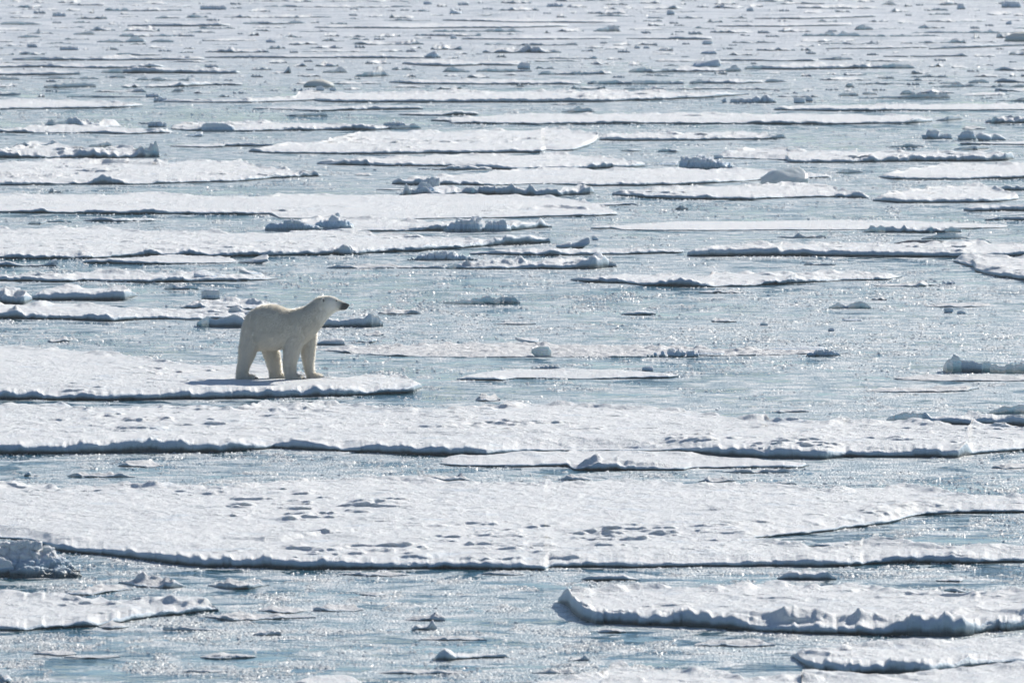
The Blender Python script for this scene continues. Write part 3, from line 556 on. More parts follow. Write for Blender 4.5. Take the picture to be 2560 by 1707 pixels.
F("t7b", "512,145 660,146 860,146 1000,147 1077,146", "512:3 660:7 720:4 860:6 1000:6 1077:3", "512,141 860,137 1077,140")
F("t8", "291,138 350,140 402,139", "291:6 402:4", "291,134 402,134")
F("t9", "1005,161 1060,165 1124,167 1200,164 1307,165", "1005:7 1060:7 1124:7 1180:8 1260:7 1307:4", "1005,154 1124,151 1307,156")
F("t10", "1106,180 1140,181 1175,181", "1106:6 1130:16 1150:10 1175:6", "1106,176 1175,175", rough=2)
F("t10b", "1190,180 1260,181 1330,180", "1190:5 1230:7 1260:10 1300:5 1330:8", "1190,176 1330,174", rough=2.2)
F("t10c", "1345,187 1420,188 1530,186", "1345:5 1360:9 1400:4 1450:8 1530:5", "1345,183 1530,179", rough=2.2)
F("t11", "971,207 1033,211 1200,212 1453,212", "971:3 1000:7 1033:6 1200:5 1330:6 1453:6", "971,203 1100,200 1453,203", label=None)
F("t11b", "1468,211 1600,212 1710,211", "1468:5 1520:9 1560:6 1600:10 1680:8 1710:8", "1468,205 1710,203", rough=2)
F("t11c", "1722,210 1850,210 1970,205", "1722:9 1800:7 1870:9 1910:6 1930:10 1970:4", "1722,203 1850,199 1970,200", rough=1.8)
F("t12", "887,192 930,193 974,190", "887:8 915:10 945:20 960:12 974:5", "887,187 974,185", rough=2)
F("t12b", "806,182 840,183 872,182", "806:5 835:8 848:20 860:12 872:3", "806,179 872,178", rough=1.2)
F("t13", "1572,181 1630,183 1687,180 1810,180 1857,179", "1572:8 1600:10 1687:8 1700:5 1800:6 1815:9 1838:18 1857:6", "1572,174 1687,172 1857,171", rough=1.5, label="dark floe with a tilted slab and a lump on it, top right of centre")
F("t14", "1861,174 2000,175 2172,172 2289,172", "1861:8 1900:10 2000:9 2050:8 2120:9 2165:10 2176:4 2185:9 2260:10 2289:6", "1861,166 2000,161 2172,162 2289,165", rough=1.3)
F("t15", "1106,52 1300,57 1545,58", "1106:4 1130:5 1300:3 1450:5 1545:2", "1106,47 1300,48 1545,50")
F("t16", "786,70 850,71 1030,72 1300,70 1424,67", "786:4 850:3 900:5 1030:3 1170:5 1424:4", "786,66 1000,62 1424,60")
F("t17", "1153,99 1350,100 1530,98", "1153:4 1350:4 1530:3", "1153,95 1350,91 1530,92")
F("t17b", "1567,98 1710,100 1780,100", "1567:3 1660:4 1690:7 1780:6", "1567,94 1780,92")
F("t18", "318,66 440,67 574,66", "318:4 400:6 440:7 480:5 540:8 574:4", "318,61 574,59")
F("t19", "607,60 680,62 765,59", "607:4 665:6 720:4 740:10 765:3", "607,56 765,55", rough=1.4)
F("t20", "183,87 238,87", "183:4 225:8 238:6", "183,83 238,83")
F("t21", "241,106 300,107 366,106", "241:3 290:8 310:4 338:15 350:12 366:2", "241,102 366,101", rough=1.8)
F("t22", "377,106 435,106", "377:5 405:7 435:5", "377,102 435,102")
F("t23", "1483,79 1520,80 1552,79", "1483:5 1505:12 1525:17 1545:14 1552:6", "1483,75 1552,74", rough=2)
F("t24", "1791,67 1950,68 2131,64", "1791:3 1880:5 1950:4 2060:5 2131:3", "1791,62 2131,58")
F("t25", "2135,75 2160,76 2186,75", "2135:5 2155:13 2165:13 2186:3", "2135,72 2186,71")
F("t26", "1886,48 2000,49 2194,43", "1886:4 2000:5 2100:3 2180:6 2194:3", "1886,43 2194,38")
F("t27", "2047,150 2100,151 2131,149", "2047:3 2085:6 2105:9 2131:6", "2047,145 2131,144")
F("t27b", "1799,152 1900,153 2044,154", "1799:4 1900:5 1960:3 2030:6 2044:3", "1799,147 2044,148")
F("t28", "2066,123 2200,123 2322,120", "2066:3 2250:5 2322:4", "2066,118 2322,115")
F("t28b", "2322,124 2450,120 2560,115 2660,113", "2322:4 2400:7 2460:8 2560:5 2660:5", "2322,119 2450,113 2660,107")
F("t31", "2486,177 2540,178 2640,177", "2486:4 2510:9 2540:4 2640:4", "2486,173 2640,171")
F("t32", "2420,208 2473,208", "2420:5 2455:10 2473:5", "2420,204 2473,203")
F("t32b", "2486,207 2537,207 2640,209", "2486:6 2510:11 2537:8 2550:4 2640:4", "2486,202 2640,203")
F("t33", "2208,143 2300,143 2420,142", "2208:3 2390:5 2405:9 2420:5", "2208,139 2420,137")
F("t34", "2095,240 2120,241 2146,240", "2095:5 2110:9 2146:7", "2095,236 2146,235")
F("t34b", "2153,237 2193,237", "2153:6 2193:6", "2153,233 2193,233")
F("t34c", "2248,237 2287,237", "2248:6 2265:10 2287:7", "2248,233 2287,232")
F("t34d", "2146,247 2250,247 2351,246 2375,245", "2146:4 2220:7 2250:5 2300:10 2330:14 2345:9 2360:13 2375:6", "2146,243 2375,240", rough=1.8)
F("t36", "2111,219 2135,219", "2111:8 2125:10 2135:8", "2111,214 2135,214")
F("t37", "428,230 461,229", "428:5 445:10 461:5", "428,226 461,225")
F("t38", "-160,239 0,239 52,237", "-160:4 0:5 52:3", "-160,234 52,234")
F("t38b", "166,244 260,244 366,244", "166:4 230:4 366:3", "166,240 366,240")
F("b1", "0,62 60,63 105,62", "0:5 30:9 105:4", "0,57 105,57")
F("b2", "42,95 75,95 106,94", "42:3 70:8 106:3", "42,91 106,90")
F("b3", "2220,369 2260,369 2310,368", "2220:8 2240:4 2275:8 2310:5", "2220,365 2310,364")
F("b4", "2385,374 2440,376 2478,372", "2385:3 2430:10 2455:12 2478:6", "2385,370 2478,366")
F("b5", "2400,361 2560,363 2640,362", "2400:6 2430:4 2560:3 2640:3", "2400,357 2560,353 2640,354")
F("b6", "2088,433 2120,434 2162,432", "2088:3 2120:12 2162:4", "2088,430 2162,427")
F("b7", "1551,378 1580,380 1606,378", "1551:4 1590:6 1606:4", "1551,375 1606,373")
F("b8", "1644,379 1690,381 1704,379", "1644:4 1690:7 1704:4", "1644,376 1704,374")
F("b9", "1045,424 1120,426 1230,425", "1045:3 1100:4 1125:8 1230:4", "1045,421 1230,418", rough=2)
F("b10", "940,475 980,476 1010,475", "940:3 1010:3", "940,472 1010,471")
F("b11", "2312,481 2340,482", "2312:4 2340:4", "2312,477 2340,477")
F("b12", "890,856 930,857 942,854", "890:5 920:5 936:10 942:5", "890,852 942,848", rough=2)
F("b13", "60,1190 77,1190", "60:5 77:12", "60,1184 77,1178", rough=2)
F("b14", "2340,1452 2400,1454 2320,1450".replace("2320,1450", "2410,1452"), "2340:3 2410:5", "2340,1446 2410,1442", rough=2)
F("b15", "0,556 60,552 120,556 180,556".replace("0,556 60,552", "70,560 100,562"), "70:5 100:7 120:4 150:8 180:6", "70,556 180,552", rough=2)
F("b16", "208,553 300,555 390,552", "208:3 240:8 300:6 390:3", "208,548 390,545", rough=2)
F("b17", "2360,1476 2390,1482 2415,1480", "2360:4 2385:9 2415:5", "2360,1473 2415,1472", rough=2)
print("traced floes", COUNT)

# ------------------------------------------------------------------ loose blocks, slabs and heaps
_bm = bmesh.new(); bmesh.ops.create_icosphere(_bm, subdivisions=4, radius=1.0)
ICO_V = np.array([v.co[:] for v in _bm.verts]); ICO_F = np.array([[v.index for v in f.verts] for f in _bm.faces]); _bm.free()
_bm = bmesh.new(); bmesh.ops.create_icosphere(_bm, subdivisions=3, radius=1.0)
ICO3_V = np.array([v.co[:] for v in _bm.verts]); ICO3_F = np.array([[v.index for v in f.verts] for f in _bm.faces]); _bm.free()
ICO_V /= np.linalg.norm(ICO_V, axis=1)[:, None]; ICO3_V /= np.linalg.norm(ICO3_V, axis=1)[:, None]
def blob(rng, scale, planes=9, p=20, rgh=0.12, fine=True, flat=False):
    """an irregular faceted lump of ice, rounded by thaw"""
    D = ICO_V if fine else ICO3_V; Fc = ICO_F if fine else ICO3_F
    n = rng.normal(size=(planes, 3)); n /= np.linalg.norm(n, axis=1)[:, None]
    n = np.concatenate([n, [[0, 0, 1], [0, 0, -1], [1, 0, 0], [-1, 0, 0], [0, 1, 0], [0, -1, 0]]])
    d = np.concatenate([rng.uniform(0.72, 1.0, planes), np.full(6, 0.95 if flat else 1.0)])
    r = (np.maximum(D @ n.T, 0) / d[None, :]) ** p
    r = r.sum(1) ** (-1.0 / p)
    V = D * r[:, None]
    V = V * (1 + rgh * fbm3(V * 1.0 + rng.uniform(0, 50, 3), 3.4, 5, int(rng.integers(1e4))))[:, None]
    return V * np.asarray(scale), Fc
def rot(V, rx, ry, rz):
    return V @ np.array(Matrix.Rotation(rz, 3, 'Z') @ Matrix.Rotation(ry, 3, 'Y') @ Matrix.Rotation(rx, 3, 'X')).T
CG = "loose ice blocks and heaps"
def chunk(key, x0, x1, y, hs, kind, label=None, on=None, mat=None, depth=0.6, tilt=0.0, n=None, name=None, cat=None):
    zb = TOPS[on] if on else 0.0
    rng = np.random.default_rng(abs(sum(ord(c) * (i + 7) for i, c in enumerate(key))))
    ppm = px_per_m(y); hs_ = pts(hs) if isinstance(hs, str) else np.array([[x0, hs], [x1, hs]])
    cx, cy = [float(v) for v in P((x0 + x1) / 2, y, zb)]
    w = (x1 - x0) / ppm; hmax = hs_[:, 1].max() / ppm
    VV = []; FF = []; off = 0
    if kind == 'dome':
        V = ICO_V * np.array([w / 2, w / 2 * depth, hmax]) * (1 + .05 * fbm3(ICO_V, 2.2, 3, 5))[:, None]; V[:, 2] *= hmax / V[:, 2].max(); parts = [(V, ICO_F)]
    elif kind == 'block':
        V, Fc = blob(rng, (w / 2, w / 2 * depth, hmax * 0.62), flat=True)
        V = rot(V, 0, tilt, 0); V[:, 2] += hmax - V[:, 2].max(); parts = [(V, Fc)]
    elif kind == 'slab':
        th = 0.16 * w if n is None else n
        V, Fc = blob(rng, (w / 2 / max(.4, math.cos(tilt)), w / 2 * depth, th), planes=6, flat=True, p=20, rgh=.05)
        V = rot(V, 0.25, -tilt, 0); V[:, 0] *= w / (V[:, 0].max() - V[:, 0].min()); V[:, 2] += hmax - V[:, 2].max()
        parts = [(V, Fc)]
    elif kind == 'pile':                         # knobs of snow-covered rubble over a sloping core
        parts = []; nb = n or 26
        for u in (np.linspace(.08, .92, max(5, int(w / (hmax * .3)))) if nb < 100 else ()):
            top = np.interp(x0 + u * (x1 - x0), hs_[:, 0], hs_[:, 1]) / ppm * .9
            V, Fc = blob(rng, (hmax * .3, hmax * .45 * depth, top * .7), p=16, rgh=.2); V = rot(V, rng.uniform(-.3, .3), rng.uniform(-.35, .35), rng.uniform(-.6, .6)); V[:, 2] += top - V[:, 2].max()
            V[:, 0] += float(np.clip((u - .5) * w, -w / 2 + hmax * .3, w / 2 - hmax * .3)); parts.append((V, Fc))
        for i in range(nb):
            core = i % 5 == 0; u = rng.uniform(0.03, .97); X = x0 + u * (x1 - x0); top = np.interp(X, hs_[:, 0], hs_[:, 1]) / ppm
            v = rng.uniform(.05, 1) ** .7; r = hmax * (rng.uniform(.22, .32) if core else rng.uniform(.10, .2)); r = min(r, top * .8 + .02)
            V, Fc = blob(rng, (r * rng.uniform(.9, 1.4), r, r * rng.uniform(.75, 1.05)), p=10, rgh=.2)
            V = rot(V, rng.uniform(-.4, .4), rng.uniform(-.4, .4), rng.uniform(0, 6)); V[:, 0] += float(np.clip((u - .5) * w, -w / 2 + r * .8, w / 2 - r * .8))
            V[:, 1] += depth * hmax * (.5 - .9 * (1 - v)) ; V[:, 2] += max(0, top * v - V[:, 2].max() * .8) * (0.6 if core else 1) if v < .8 else top - V[:, 2].max()
            parts.append((V, Fc))
        if nb >= 100:
            pk = hs_[np.argmax(hs_[:, 1]), 0]; V = ICO_V * np.array([1, 1, 1.0]); V = V * (1 + .1 * fbm3(V, 2.5, 4, 9))[:, None]
            V[:, 0] *= np.where(V[:, 0] > 0, (x1 - pk) / ppm * .72, (pk - x0) / ppm); V[:, 0] += (pk - (x0 + x1) / 2) / ppm
            V[:, 1] *= hmax * depth * .5; V[:, 1] += hmax * depth * .45; V[:, 2] *= hmax * .74; 
            parts.append((V, ICO_F))
    else:                                        # heap
        parts = []; nb = int((n or int(np.clip(w / max(0.08, hmax * 0.42), 5, 26)) * 2) * (1.7 if ppm * hmax > 9 else 1))
        for i in range(nb):
            u = (i + 0.5 + rng.uniform(-.4, .4)) / nb; X = x0 + u * (x1 - x0)
            top = np.interp(X, hs_[:, 0], hs_[:, 1]) / ppm * (1.0 if i % 2 == 0 else rng.uniform(0.45, 0.9))
            r = max(0.035, min(top * rng.uniform(0.22, 0.62), w * 0.3))
            V, Fc = blob(rng, (r * rng.uniform(.8, 1.5), r * rng.uniform(.8, 1.3), max(top * 0.55, r * rng.uniform(.7, 1.1))), fine=(r * ppm > 14), rgh=0.28)
            V = rot(V, rng.uniform(-.4, .4), rng.uniform(-.5, .5), rng.uniform(0, 6))
            lim = w / 2 - V[:, 0].max() * 0.8
            px_ = float(np.clip((u - 0.5) * w, -abs(lim), abs(lim)))
            V[:, 2] += top - V[:, 2].max(); V[:, 0] += px_
            V[:, 1] += (rng.uniform(-0.2, 0.5) if i % 2 == 0 else rng.uniform(-.45, 0.1)) * depth * hmax
            parts.append((V, Fc))
    for V, Fc in parts:
        V[:, 2] = np.maximum(V[:, 2], -0.07); VV.append(V); FF.append(Fc + off); off += len(V)
    V = np.concatenate(VV)
    V += (0.03 * fbm3(V + 9.1, 9.0, 3, 4) * min(1, hmax * 4))[:, None] * np.array([1, 1, 1.2])
    nm = name or {"block": "ice_block", "dome": "ice_mound", "slab": "ice_slab"}.get(kind, "ice_heap")
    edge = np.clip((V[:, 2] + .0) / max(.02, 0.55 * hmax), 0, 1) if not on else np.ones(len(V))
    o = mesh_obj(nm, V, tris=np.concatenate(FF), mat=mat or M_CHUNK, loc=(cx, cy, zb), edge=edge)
    if not label:
        a, b_ = place_words((x0 + x1) / 2, y - hs_[:, 1].max() / 2)
        what = {"block": "faceted block of bluish ice", "slab": "tilted slab of ice"}.get(kind, "jumbled heap of bluish ice")
        label = f"{what}, {a} percent across and {b_} percent down the photo"
    tag(o, label, cat or {"block": "ice block", "dome": "ice mound", "slab": "ice slab"}.get(kind, "ice heap"), CG)
    occ_mark(x0 - 2, x1 + 2, y - 6, y + 2); COUNT["chunk"] += 1
    return o
chunk("pile0", -70, 195, 1440, "-70:80 0:84 60:86 100:82 120:70 140:50 160:28 180:14 195:6", "pile", "tall heap of bubbly white rubble ice at the left edge", depth=1.6, n=170, mat=M_SNOW)
chunk("bould0", -12, 38, 1442, 48, "block", "smooth rounded boulder of ice leaning on the tall heap at the left edge", mat=M_SNOW)
chunk("r1", 663, 812, 577, "663:14 675:22 700:20 718:30 735:34 750:26 775:18 800:10 812:4", "pile", "rubble hummock standing left of the peaked one, above centre left", n=9, depth=0.8, mat=M_CHUNK)
chunk("r2", 788, 898, 575, "788:16 810:26 825:44 838:46 850:38 868:22 885:10 898:4", "pile", "peaked rubble hummock, sharpest of the row above centre left", n=9, depth=0.8)
chunk("r3", 1112, 1206, 580, "1112:10 1125:20 1140:33 1170:38 1190:40 1206:20", "pile", "largest blue hummock on the floe above centre", n=9, depth=0.8)
chunk("r4", 1210, 1278, 579, "1210:22 1225:30 1240:26 1262:34 1278:14", "pile", "second blue hummock, right of the largest one above centre", n=9, depth=0.8)
chunk("r5", 1697, 1845, 424, "1697:20 1710:34 1750:36 1770:30 1800:26 1820:16 1845:4", "pile", "big rounded blue hummock left of the clear ice block, upper right", n=36, depth=1.2)
chunk("clear", 1900, 2022, 464, "1900:26 1960:46 2022:30", "block", "clear translucent ice block glowing in the sun, upper right of centre", mat=M_CLEAR, depth=0.8, tilt=-0.12)
chunk("r6", 1621, 1697, 414, 11, "slab", "thin dark slab leaning against the big rounded blue hummock", tilt=0.08, n=0.07)
chunk("a2b", 1052, 1100, 470, "1052:10 1068:24 1085:30 1100:16", "heap", "knobbly lump behind the bar of piled rubble, upper centre", on="a1", n=6)
chunk("a2c", 1040, 1085, 487, "1040:18 1055:34 1070:28 1085:14", "heap", "upright knob on the left end of the bar of piled rubble", n=5)
chunk("k1a", 846, 880, 637, 26, "block", "rounded knob on the front edge of the very wide floe above the bear", mat=M_SNOW)
chunk("w1a", 592, 672, 658, 20, "slab", "wedge-shaped tilted slab just above and right of the bear's rump", tilt=0.20, n=0.05, mat=M_SNOW)
chunk("l1a", 484, 562, 702, 26, "slab", "leaning oval slab on the long floe at left", tilt=-0.22, n=0.10)
chunk("l1b", 598, 658, 692, 22, "slab", "thin upturned white slab on the right end of the long floe at left", tilt=-0.36, n=0.035, mat=M_SNOW)
chunk("m6a", 502, 552, 751, 26, "block", "round boulder of ice floating above the bear's back, left", mat=M_SNOW)
chunk("l3a", 110, 146, 666, 19, "slab", "small upturned wedge of ice at left, above the long floe", tilt=0.4, n=0.06)
chunk("w2a", 1430, 1478, 622, 30, "slab", "white wedge of ice tilted up to the right, centre", tilt=0.42, n=0.09, mat=M_SNOW)
chunk("w2b", 1390, 1432, 620, 16, "slab", "smaller wedge left of the white tilted one, centre", tilt=0.25, n=0.05, mat=M_SNOW)
chunk("w2c", 1478, 1496, 601, 10, "block")
chunk("y3", 1018, 1192, 651, "1018:4 1040:9 1060:16 1075:21 1100:24 1130:23 1145:14 1165:12 1192:3", "heap", "mound-like rubble hummock floating left of the upturned-slab floe", n=18)
chunk("x1a", 1462, 1510, 660, 30, "slab", "upturned slab at the right end of the centre floe", tilt=0.5, n=0.08, depth=1.0)
chunk("x1b", 1505, 1540, 668, "1505:20 1525:18 1540:8", "heap", "loose crumbs against the upturned slab at the centre floe's right end", n=10, mat=M_SNOW)
chunk("g2a", 503, 588, 329, 23, "block", "squared-off block of ice on the long floe, upper left", depth=0.5)
chunk("g2b", 960, 1012, 317, 12, "heap", on=None)
chunk("g2c", 372, 416, 318, 14, "heap")
chunk("g2d", 464, 508, 342, 12, "slab", tilt=0.25, n=0.08)
chunk("h1a", 262, 320, 379, "262:8 285:14 300:18 320:8", "heap", "white lump on the rubbly floe at upper left", n=6, mat=M_SNOW)
chunk("tri1", 2306, 2350, 348, "2306:10 2325:26 2340:22 2350:12", "heap", "pyramid of blue ice, leftmost of the three at the upper right", n=5)
chunk("tri1b", 2350, 2380, 348, 13, "heap")
chunk("tri2", 2395, 2440, 351, "2395:12 2418:28 2430:16 2440:14", "heap", "knobbed pyramid of ice, middle of the three at the upper right", n=5)
chunk("tri3", 2437, 2478, 352, 20, "block", "sloping block of ice, rightmost of the three at the upper right", tilt=0.3)
chunk("tri4", 2478, 2516, 351, 16, "slab", tilt=-0.4, n=0.12)
chunk("c3a", 2158, 2184, 396, 12, "block", on=None, mat=M_SNOW)
chunk("c3b", 1784, 1808, 398, 10, "block")
chunk("m4", 788, 862, 862, 18, "slab", "smooth pale blue slab floating in front of the bear's chest", tilt=0.10, n=0.10, mat=M_SNOW)
chunk("n1a", 1326, 1380, 891, 25, "block", "glassy faceted block standing on the long thin sheet, right of the bear", mat=M_CLEAR, tilt=-.2)
chunk("n1b", 1618, 1745, 893, "1618:6 1650:16 1690:26 1720:20 1745:8", "heap", "broad angular slab pile on the right half of the long thin sheet", n=8, mat=M_CHUNK)
chunk("n1c", 1745, 1812, 889, 14, "slab", tilt=-0.06, n=0.06, mat=M_SNOW)
chunk("n1d", 2018, 2102, 890, "2018:6 2045:18 2070:18 2102:6", "heap", "rubble mound on the right tip of the long thin sheet", n=12)
chunk("n1e", 1885, 2062, 876, 9, "slab", "long flat grey slab lying on the back of the long thin sheet", tilt=0.02, n=0.05, depth=0.3)
chunk("n1f", 1285, 1345, 857, 14, "slab", tilt=-0.2, n=0.04, mat=M_SNOW)
chunk("n2a", 1328, 1402, 924, "1328:4 1360:10 1385:15 1402:5", "heap", mat=M_SNOW, n=8)
chunk("n2b", 1604, 1634, 927, 12, "block")
chunk("s6", 2360, 2384, 782, 13, "block"); chunk("s6b", 2392, 2414, 785, 9, "block")
chunk("s5", 2106, 2156, 802, 6, "slab", tilt=0.03, n=0.06)
chunk("s10", 2356, 2388, 711, 9, "heap", n=5)
chunk("s12", 1900, 1922, 814, 7, "block"); chunk("s13", 2070, 2086, 828, 9, "block")
chunk("mound", 757, 836, 218, 18, "dome", "smooth dome-shaped mound of pale yellowish ice, top left of centre", mat=M_PALE, depth=0.7)
chunk("mound2", 733, 788, 228, 8, "heap", n=6); chunk("mound3", 790, 812, 228, 12, "block"); chunk("mound4", 823, 842, 228, 9, "block")
chunk("t29", 2510, 2610, 104, 24, "dome", "pale yellowish ice mound cut by the right edge near the top", mat=M_PALE)
chunk("t30", 2506, 2552, 20, 17, "heap", "dark lump of ice in the top right corner", n=6)
chunk("t13a", 1722, 1798, 170, 22, "slab", "large tilted blue slab on the dark floe near the top", tilt=0.3, n=0.13)
chunk("t35a", 1826, 1880, 258, 12, "heap"); chunk("t35b", 1880, 1940, 258, "1880:14 1905:22 1925:18 1940:6", "heap", n=6)
chunk("t35c", 1983, 2014, 259, 15, "block"); chunk("t35d", 2012, 2034, 255, 15, "block", mat=M_SNOW); chunk("t35e", 1804, 1818, 257, 11, "block")
chunk("t39", 365, 400, 244, 10, "heap", n=5); chunk("t39b", 385, 418, 255, 12, "heap", n=5)
chunk("t40", 1120, 1155, 36, 12, "slab", tilt=-0.3, n=0.2); chunk("t41", 1060, 1106, 146, "1060:5 1082:20 1106:3", "heap", n=4)
chunk("t42", 500, 565, 25, 11, "heap"); chunk("t43", 133, 165, 42, 10, "heap"); chunk("t44", 665, 690, 107, 8, "block")
chunk("t45", 1370, 1408, 18, 9, "heap"); chunk("t46", 1145, 1172, 14, 8, "heap"); chunk("t47", 1057, 1080, 12, 8, "block")
chunk("t48", 1866, 1886, 29, 10, "block"); chunk("t49", 1668, 1686, 38, 12, "heap"); chunk("t50", 2394, 2412, 24, 14, "heap")
chunk("t51", 1297, 1325, 174, 18, "heap"); chunk("t52", 1755, 1782, 112, 10, "block"); chunk("t53", 152, 196, 126, 10, "heap")
chunk("t54", 1585, 1600, 122, 6, "block"); chunk("t55", 1608, 1626, 122, 5, "block"); chunk("t56", 68, 92, 119, 9, "heap")
chunk("t57", 1125, 1142, 98, 9, "block"); chunk("t58", 2514, 2530, 62, 9, "block"); chunk("t59", 1750, 1792, 136, 13, "slab", tilt=.2, n=.15)

# ------------------------------------------------------------------ smaller floes and lumps between them
rng = np.random.default_rng(12)
made = 0; tries = 0
while COUNT["floe"] < 292 and tries < 9000:
    tries += 1
    if rng.random() < 0.72: y = float(rng.uniform(2, 235)); w = float(rng.choice([rng.uniform(40, 110), rng.uniform(110, 420)])); h = rng.uniform(2.0, 4.6); dp = rng.uniform(3, 8)
    else:
        y = float(rng.uniform(235, 1690)); k = px_per_m(y) / 80.0; w = float(rng.uniform(22, 90)) * k; h = rng.uniform(1.6, 3.6) * k; dp = rng.uniform(3, 8) * k ** 1.3
    x = float(rng.uniform(-60, 2600)); x1 = x + w
    if occ_hit(x, x1, y - dp, y + 2) or (540 < x1 and x < 900 and 740 < y < 1010): continue
    xs = np.linspace(x, x1, 6)
    fr = " ".join(f"{a:.1f},{y + (0.8 if 0 < i < 5 else 0) + rng.uniform(-.8, .8):.1f}" for i, a in enumerate(xs))
    hh = " ".join(f"{a:.1f}:{h * rng.uniform(0.5, 1.6) * (2.2 if rng.random() < .12 else 1):.1f}" for a in xs)
    bk = " ".join(f"{a:.1f},{y - dp * (1 if 0 < i < 5 else .5) * rng.uniform(.7, 1):.1f}" for i, a in enumerate(xs))
    F(f"rnd{made}", fr, hh, bk, rough=1.7, relief=0.8, crumb=(0.6 if y < 235 else 0.6), mat=(M_SNOW if y < 235 else M_SLUSH)); made += 1
tries = 0; nch = COUNT["chunk"]
while COUNT["chunk"] < nch + 60 and tries < 4000:
    tries += 1
    y = float(rng.uniform(6, 240)) if rng.random() < 0.99 else float(rng.uniform(240, 500))
    k = px_per_m(y) / 80.0; w = float(rng.uniform(14, 42)) * k; h = w * rng.uniform(.14, .3); x = float(rng.uniform(0, 2540))
    if occ_hit(x, x + w, y - 2, y + 1) or (500 < x < 900 and 740 < y < 1010): continue
    chunk(f"rc{tries}", x, x + w, y, h, "heap", n=6, mat=M_SNOW)
print("all", COUNT, "tries", tries)

# ------------------------------------------------------------------ the pack beyond what can be counted: past 300 floes, one mass
def far_pack():
    VV = []; QQ = []; EE = []; off = 0; cnt = 0
    for t in range(20000):
        if cnt > 1500: break
        y = float(-40 + 300 * rng.random() ** 1.25); k = px_per_m(max(0, y)) / 70.0
        w = float(rng.choice([rng.uniform(14, 60), rng.uniform(50, 150), rng.uniform(120, 340)], p=[.3, .35, .35])) * k; h = rng.uniform(1.4, 3.8) * k; dp = rng.uniform(2.5, 9.0)
        x = float(rng.uniform(-120, 2640)); x1 = x + w
        if y > 0 and occ_hit(x, x1, y - dp, y + 1): continue
        if 150 < y and not rng.random() < .35: continue
        xs = np.linspace(x, x1, int(max(6, w / 22)))
        fr = " ".join(f"{a:.1f},{y + rng.uniform(-.9, .9):.1f}" for a in xs)
        hh = " ".join(f"{a:.1f}:{h * rng.uniform(0.5, 1.6) * (1.9 if rng.random() < .08 else 1):.1f}" for a in xs)
        bk = " ".join(f"{a:.1f},{y - dp * (1 if 0 < i < len(xs) - 1 else .4) * rng.uniform(.7, 1):.1f}" for i, a in enumerate(xs))
        V, Q, E = floe(f"far{t}", fr, hh, bk, rough=2.0, relief=0.8, crumb=0.6, raw=True)
        VV.append(V); QQ.append(Q + off); EE.append(E); off += len(V); cnt += 1
    o = mesh_obj("distant_pack_ice", np.concatenate(VV), quads=np.concatenate(QQ), mat=M_SNOW, edge=np.concatenate(EE))
    tag(o, "countless small broken floes and ridges of the distant pack ice", "pack ice", kind="stuff")
far_pack()

# ------------------------------------------------------------------ brash: crumbs nobody could count
def brash(n=110000):
    r = np.random.default_rng(5)
    py = r.uniform(0, 1, n * 3); py = -40 + 1800 * py ** 0.9; px = r.uniform(-120, 2680, n * 3)
    x, y = P(px, py, 0)
    m = fbm2(x * 0.5, y * 0.5, 4, 300); m2 = fbm2(x * 0.06, y * 0.05, 2, 301)
    keep = (m + 0.5 * m2) > r.uniform(-0.1, 0.5, n * 3)
    x, y = x[keep][:n], y[keep][:n]; s = 0.014 + 0.045 * r.random(len(x)) ** 4
    # windrows of coarser crumbs, packed into thin wandering lines and small rafts
    n2 = 1100000; py = r.uniform(0, 1, n2); py = -20 + 1760 * py ** 0.9; px = r.uniform(-100, 2660, n2); x2, y2 = P(px, py, 0)
    ln = np.abs(fbm2(x2 * 0.22, y2 * 0.16, 4, 410)); ra = fbm2(x2 * 1.3, y2 * 0.8, 3, 411); g = fbm2(x2 * .12, y2 * .07, 2, 412)
    k2 = ((ln < 0.02) & (g > -.2)) | (ra > 0.38) | ((ra > .28) & (ln < .06))
    x2, y2 = x2[k2][:170000], y2[k2][:170000]; s2 = 0.014 + 0.035 * r.random(len(x2)) ** 2
    x = np.concatenate([x, x2]); y = np.concatenate([y, y2]); s = np.concatenate([s, s2]) * (y_ := np.concatenate([y[:len(s)], y2]) / 190.0) ** 0.6; n = len(x)
    # a low irregular pyramid: 5 rim points and a top
    k = 5; ang = (np.arange(k)[None, :] + r.uniform(-.3, .3, (n, k))) * 2 * np.pi / k + r.uniform(0, 6, (n, 1))
    rad = s[:, None] * r.uniform(0.6, 1.5, (n, k))
    V = np.zeros((n, k + 1, 3)); V[:, :k, 0] = x[:, None] + rad * np.cos(ang); V[:, :k, 1] = y[:, None] + rad * np.sin(ang) * 1.2; V[:, :k, 2] = -0.01
    V[:, k, 0] = x + s * r.uniform(-.7, .7, n); V[:, k, 1] = y + s * r.uniform(-.7, .7, n); V[:, k, 2] = s * r.uniform(0.12, 0.6, n)
    base = (np.arange(n) * (k + 1))[:, None]
    T = np.concatenate([np.stack([base[:, 0] + i, base[:, 0] + (i + 1) % k, base[:, 0] + k], 1) for i in range(k)])
    o = mesh_obj("brash_ice", V.reshape(-1, 3), tris=T, mat=M_BRASH, smooth=False)
    tag(o, "fine crumbs of brash ice scattered through the slushy water", "brash ice", kind="stuff")
brash()

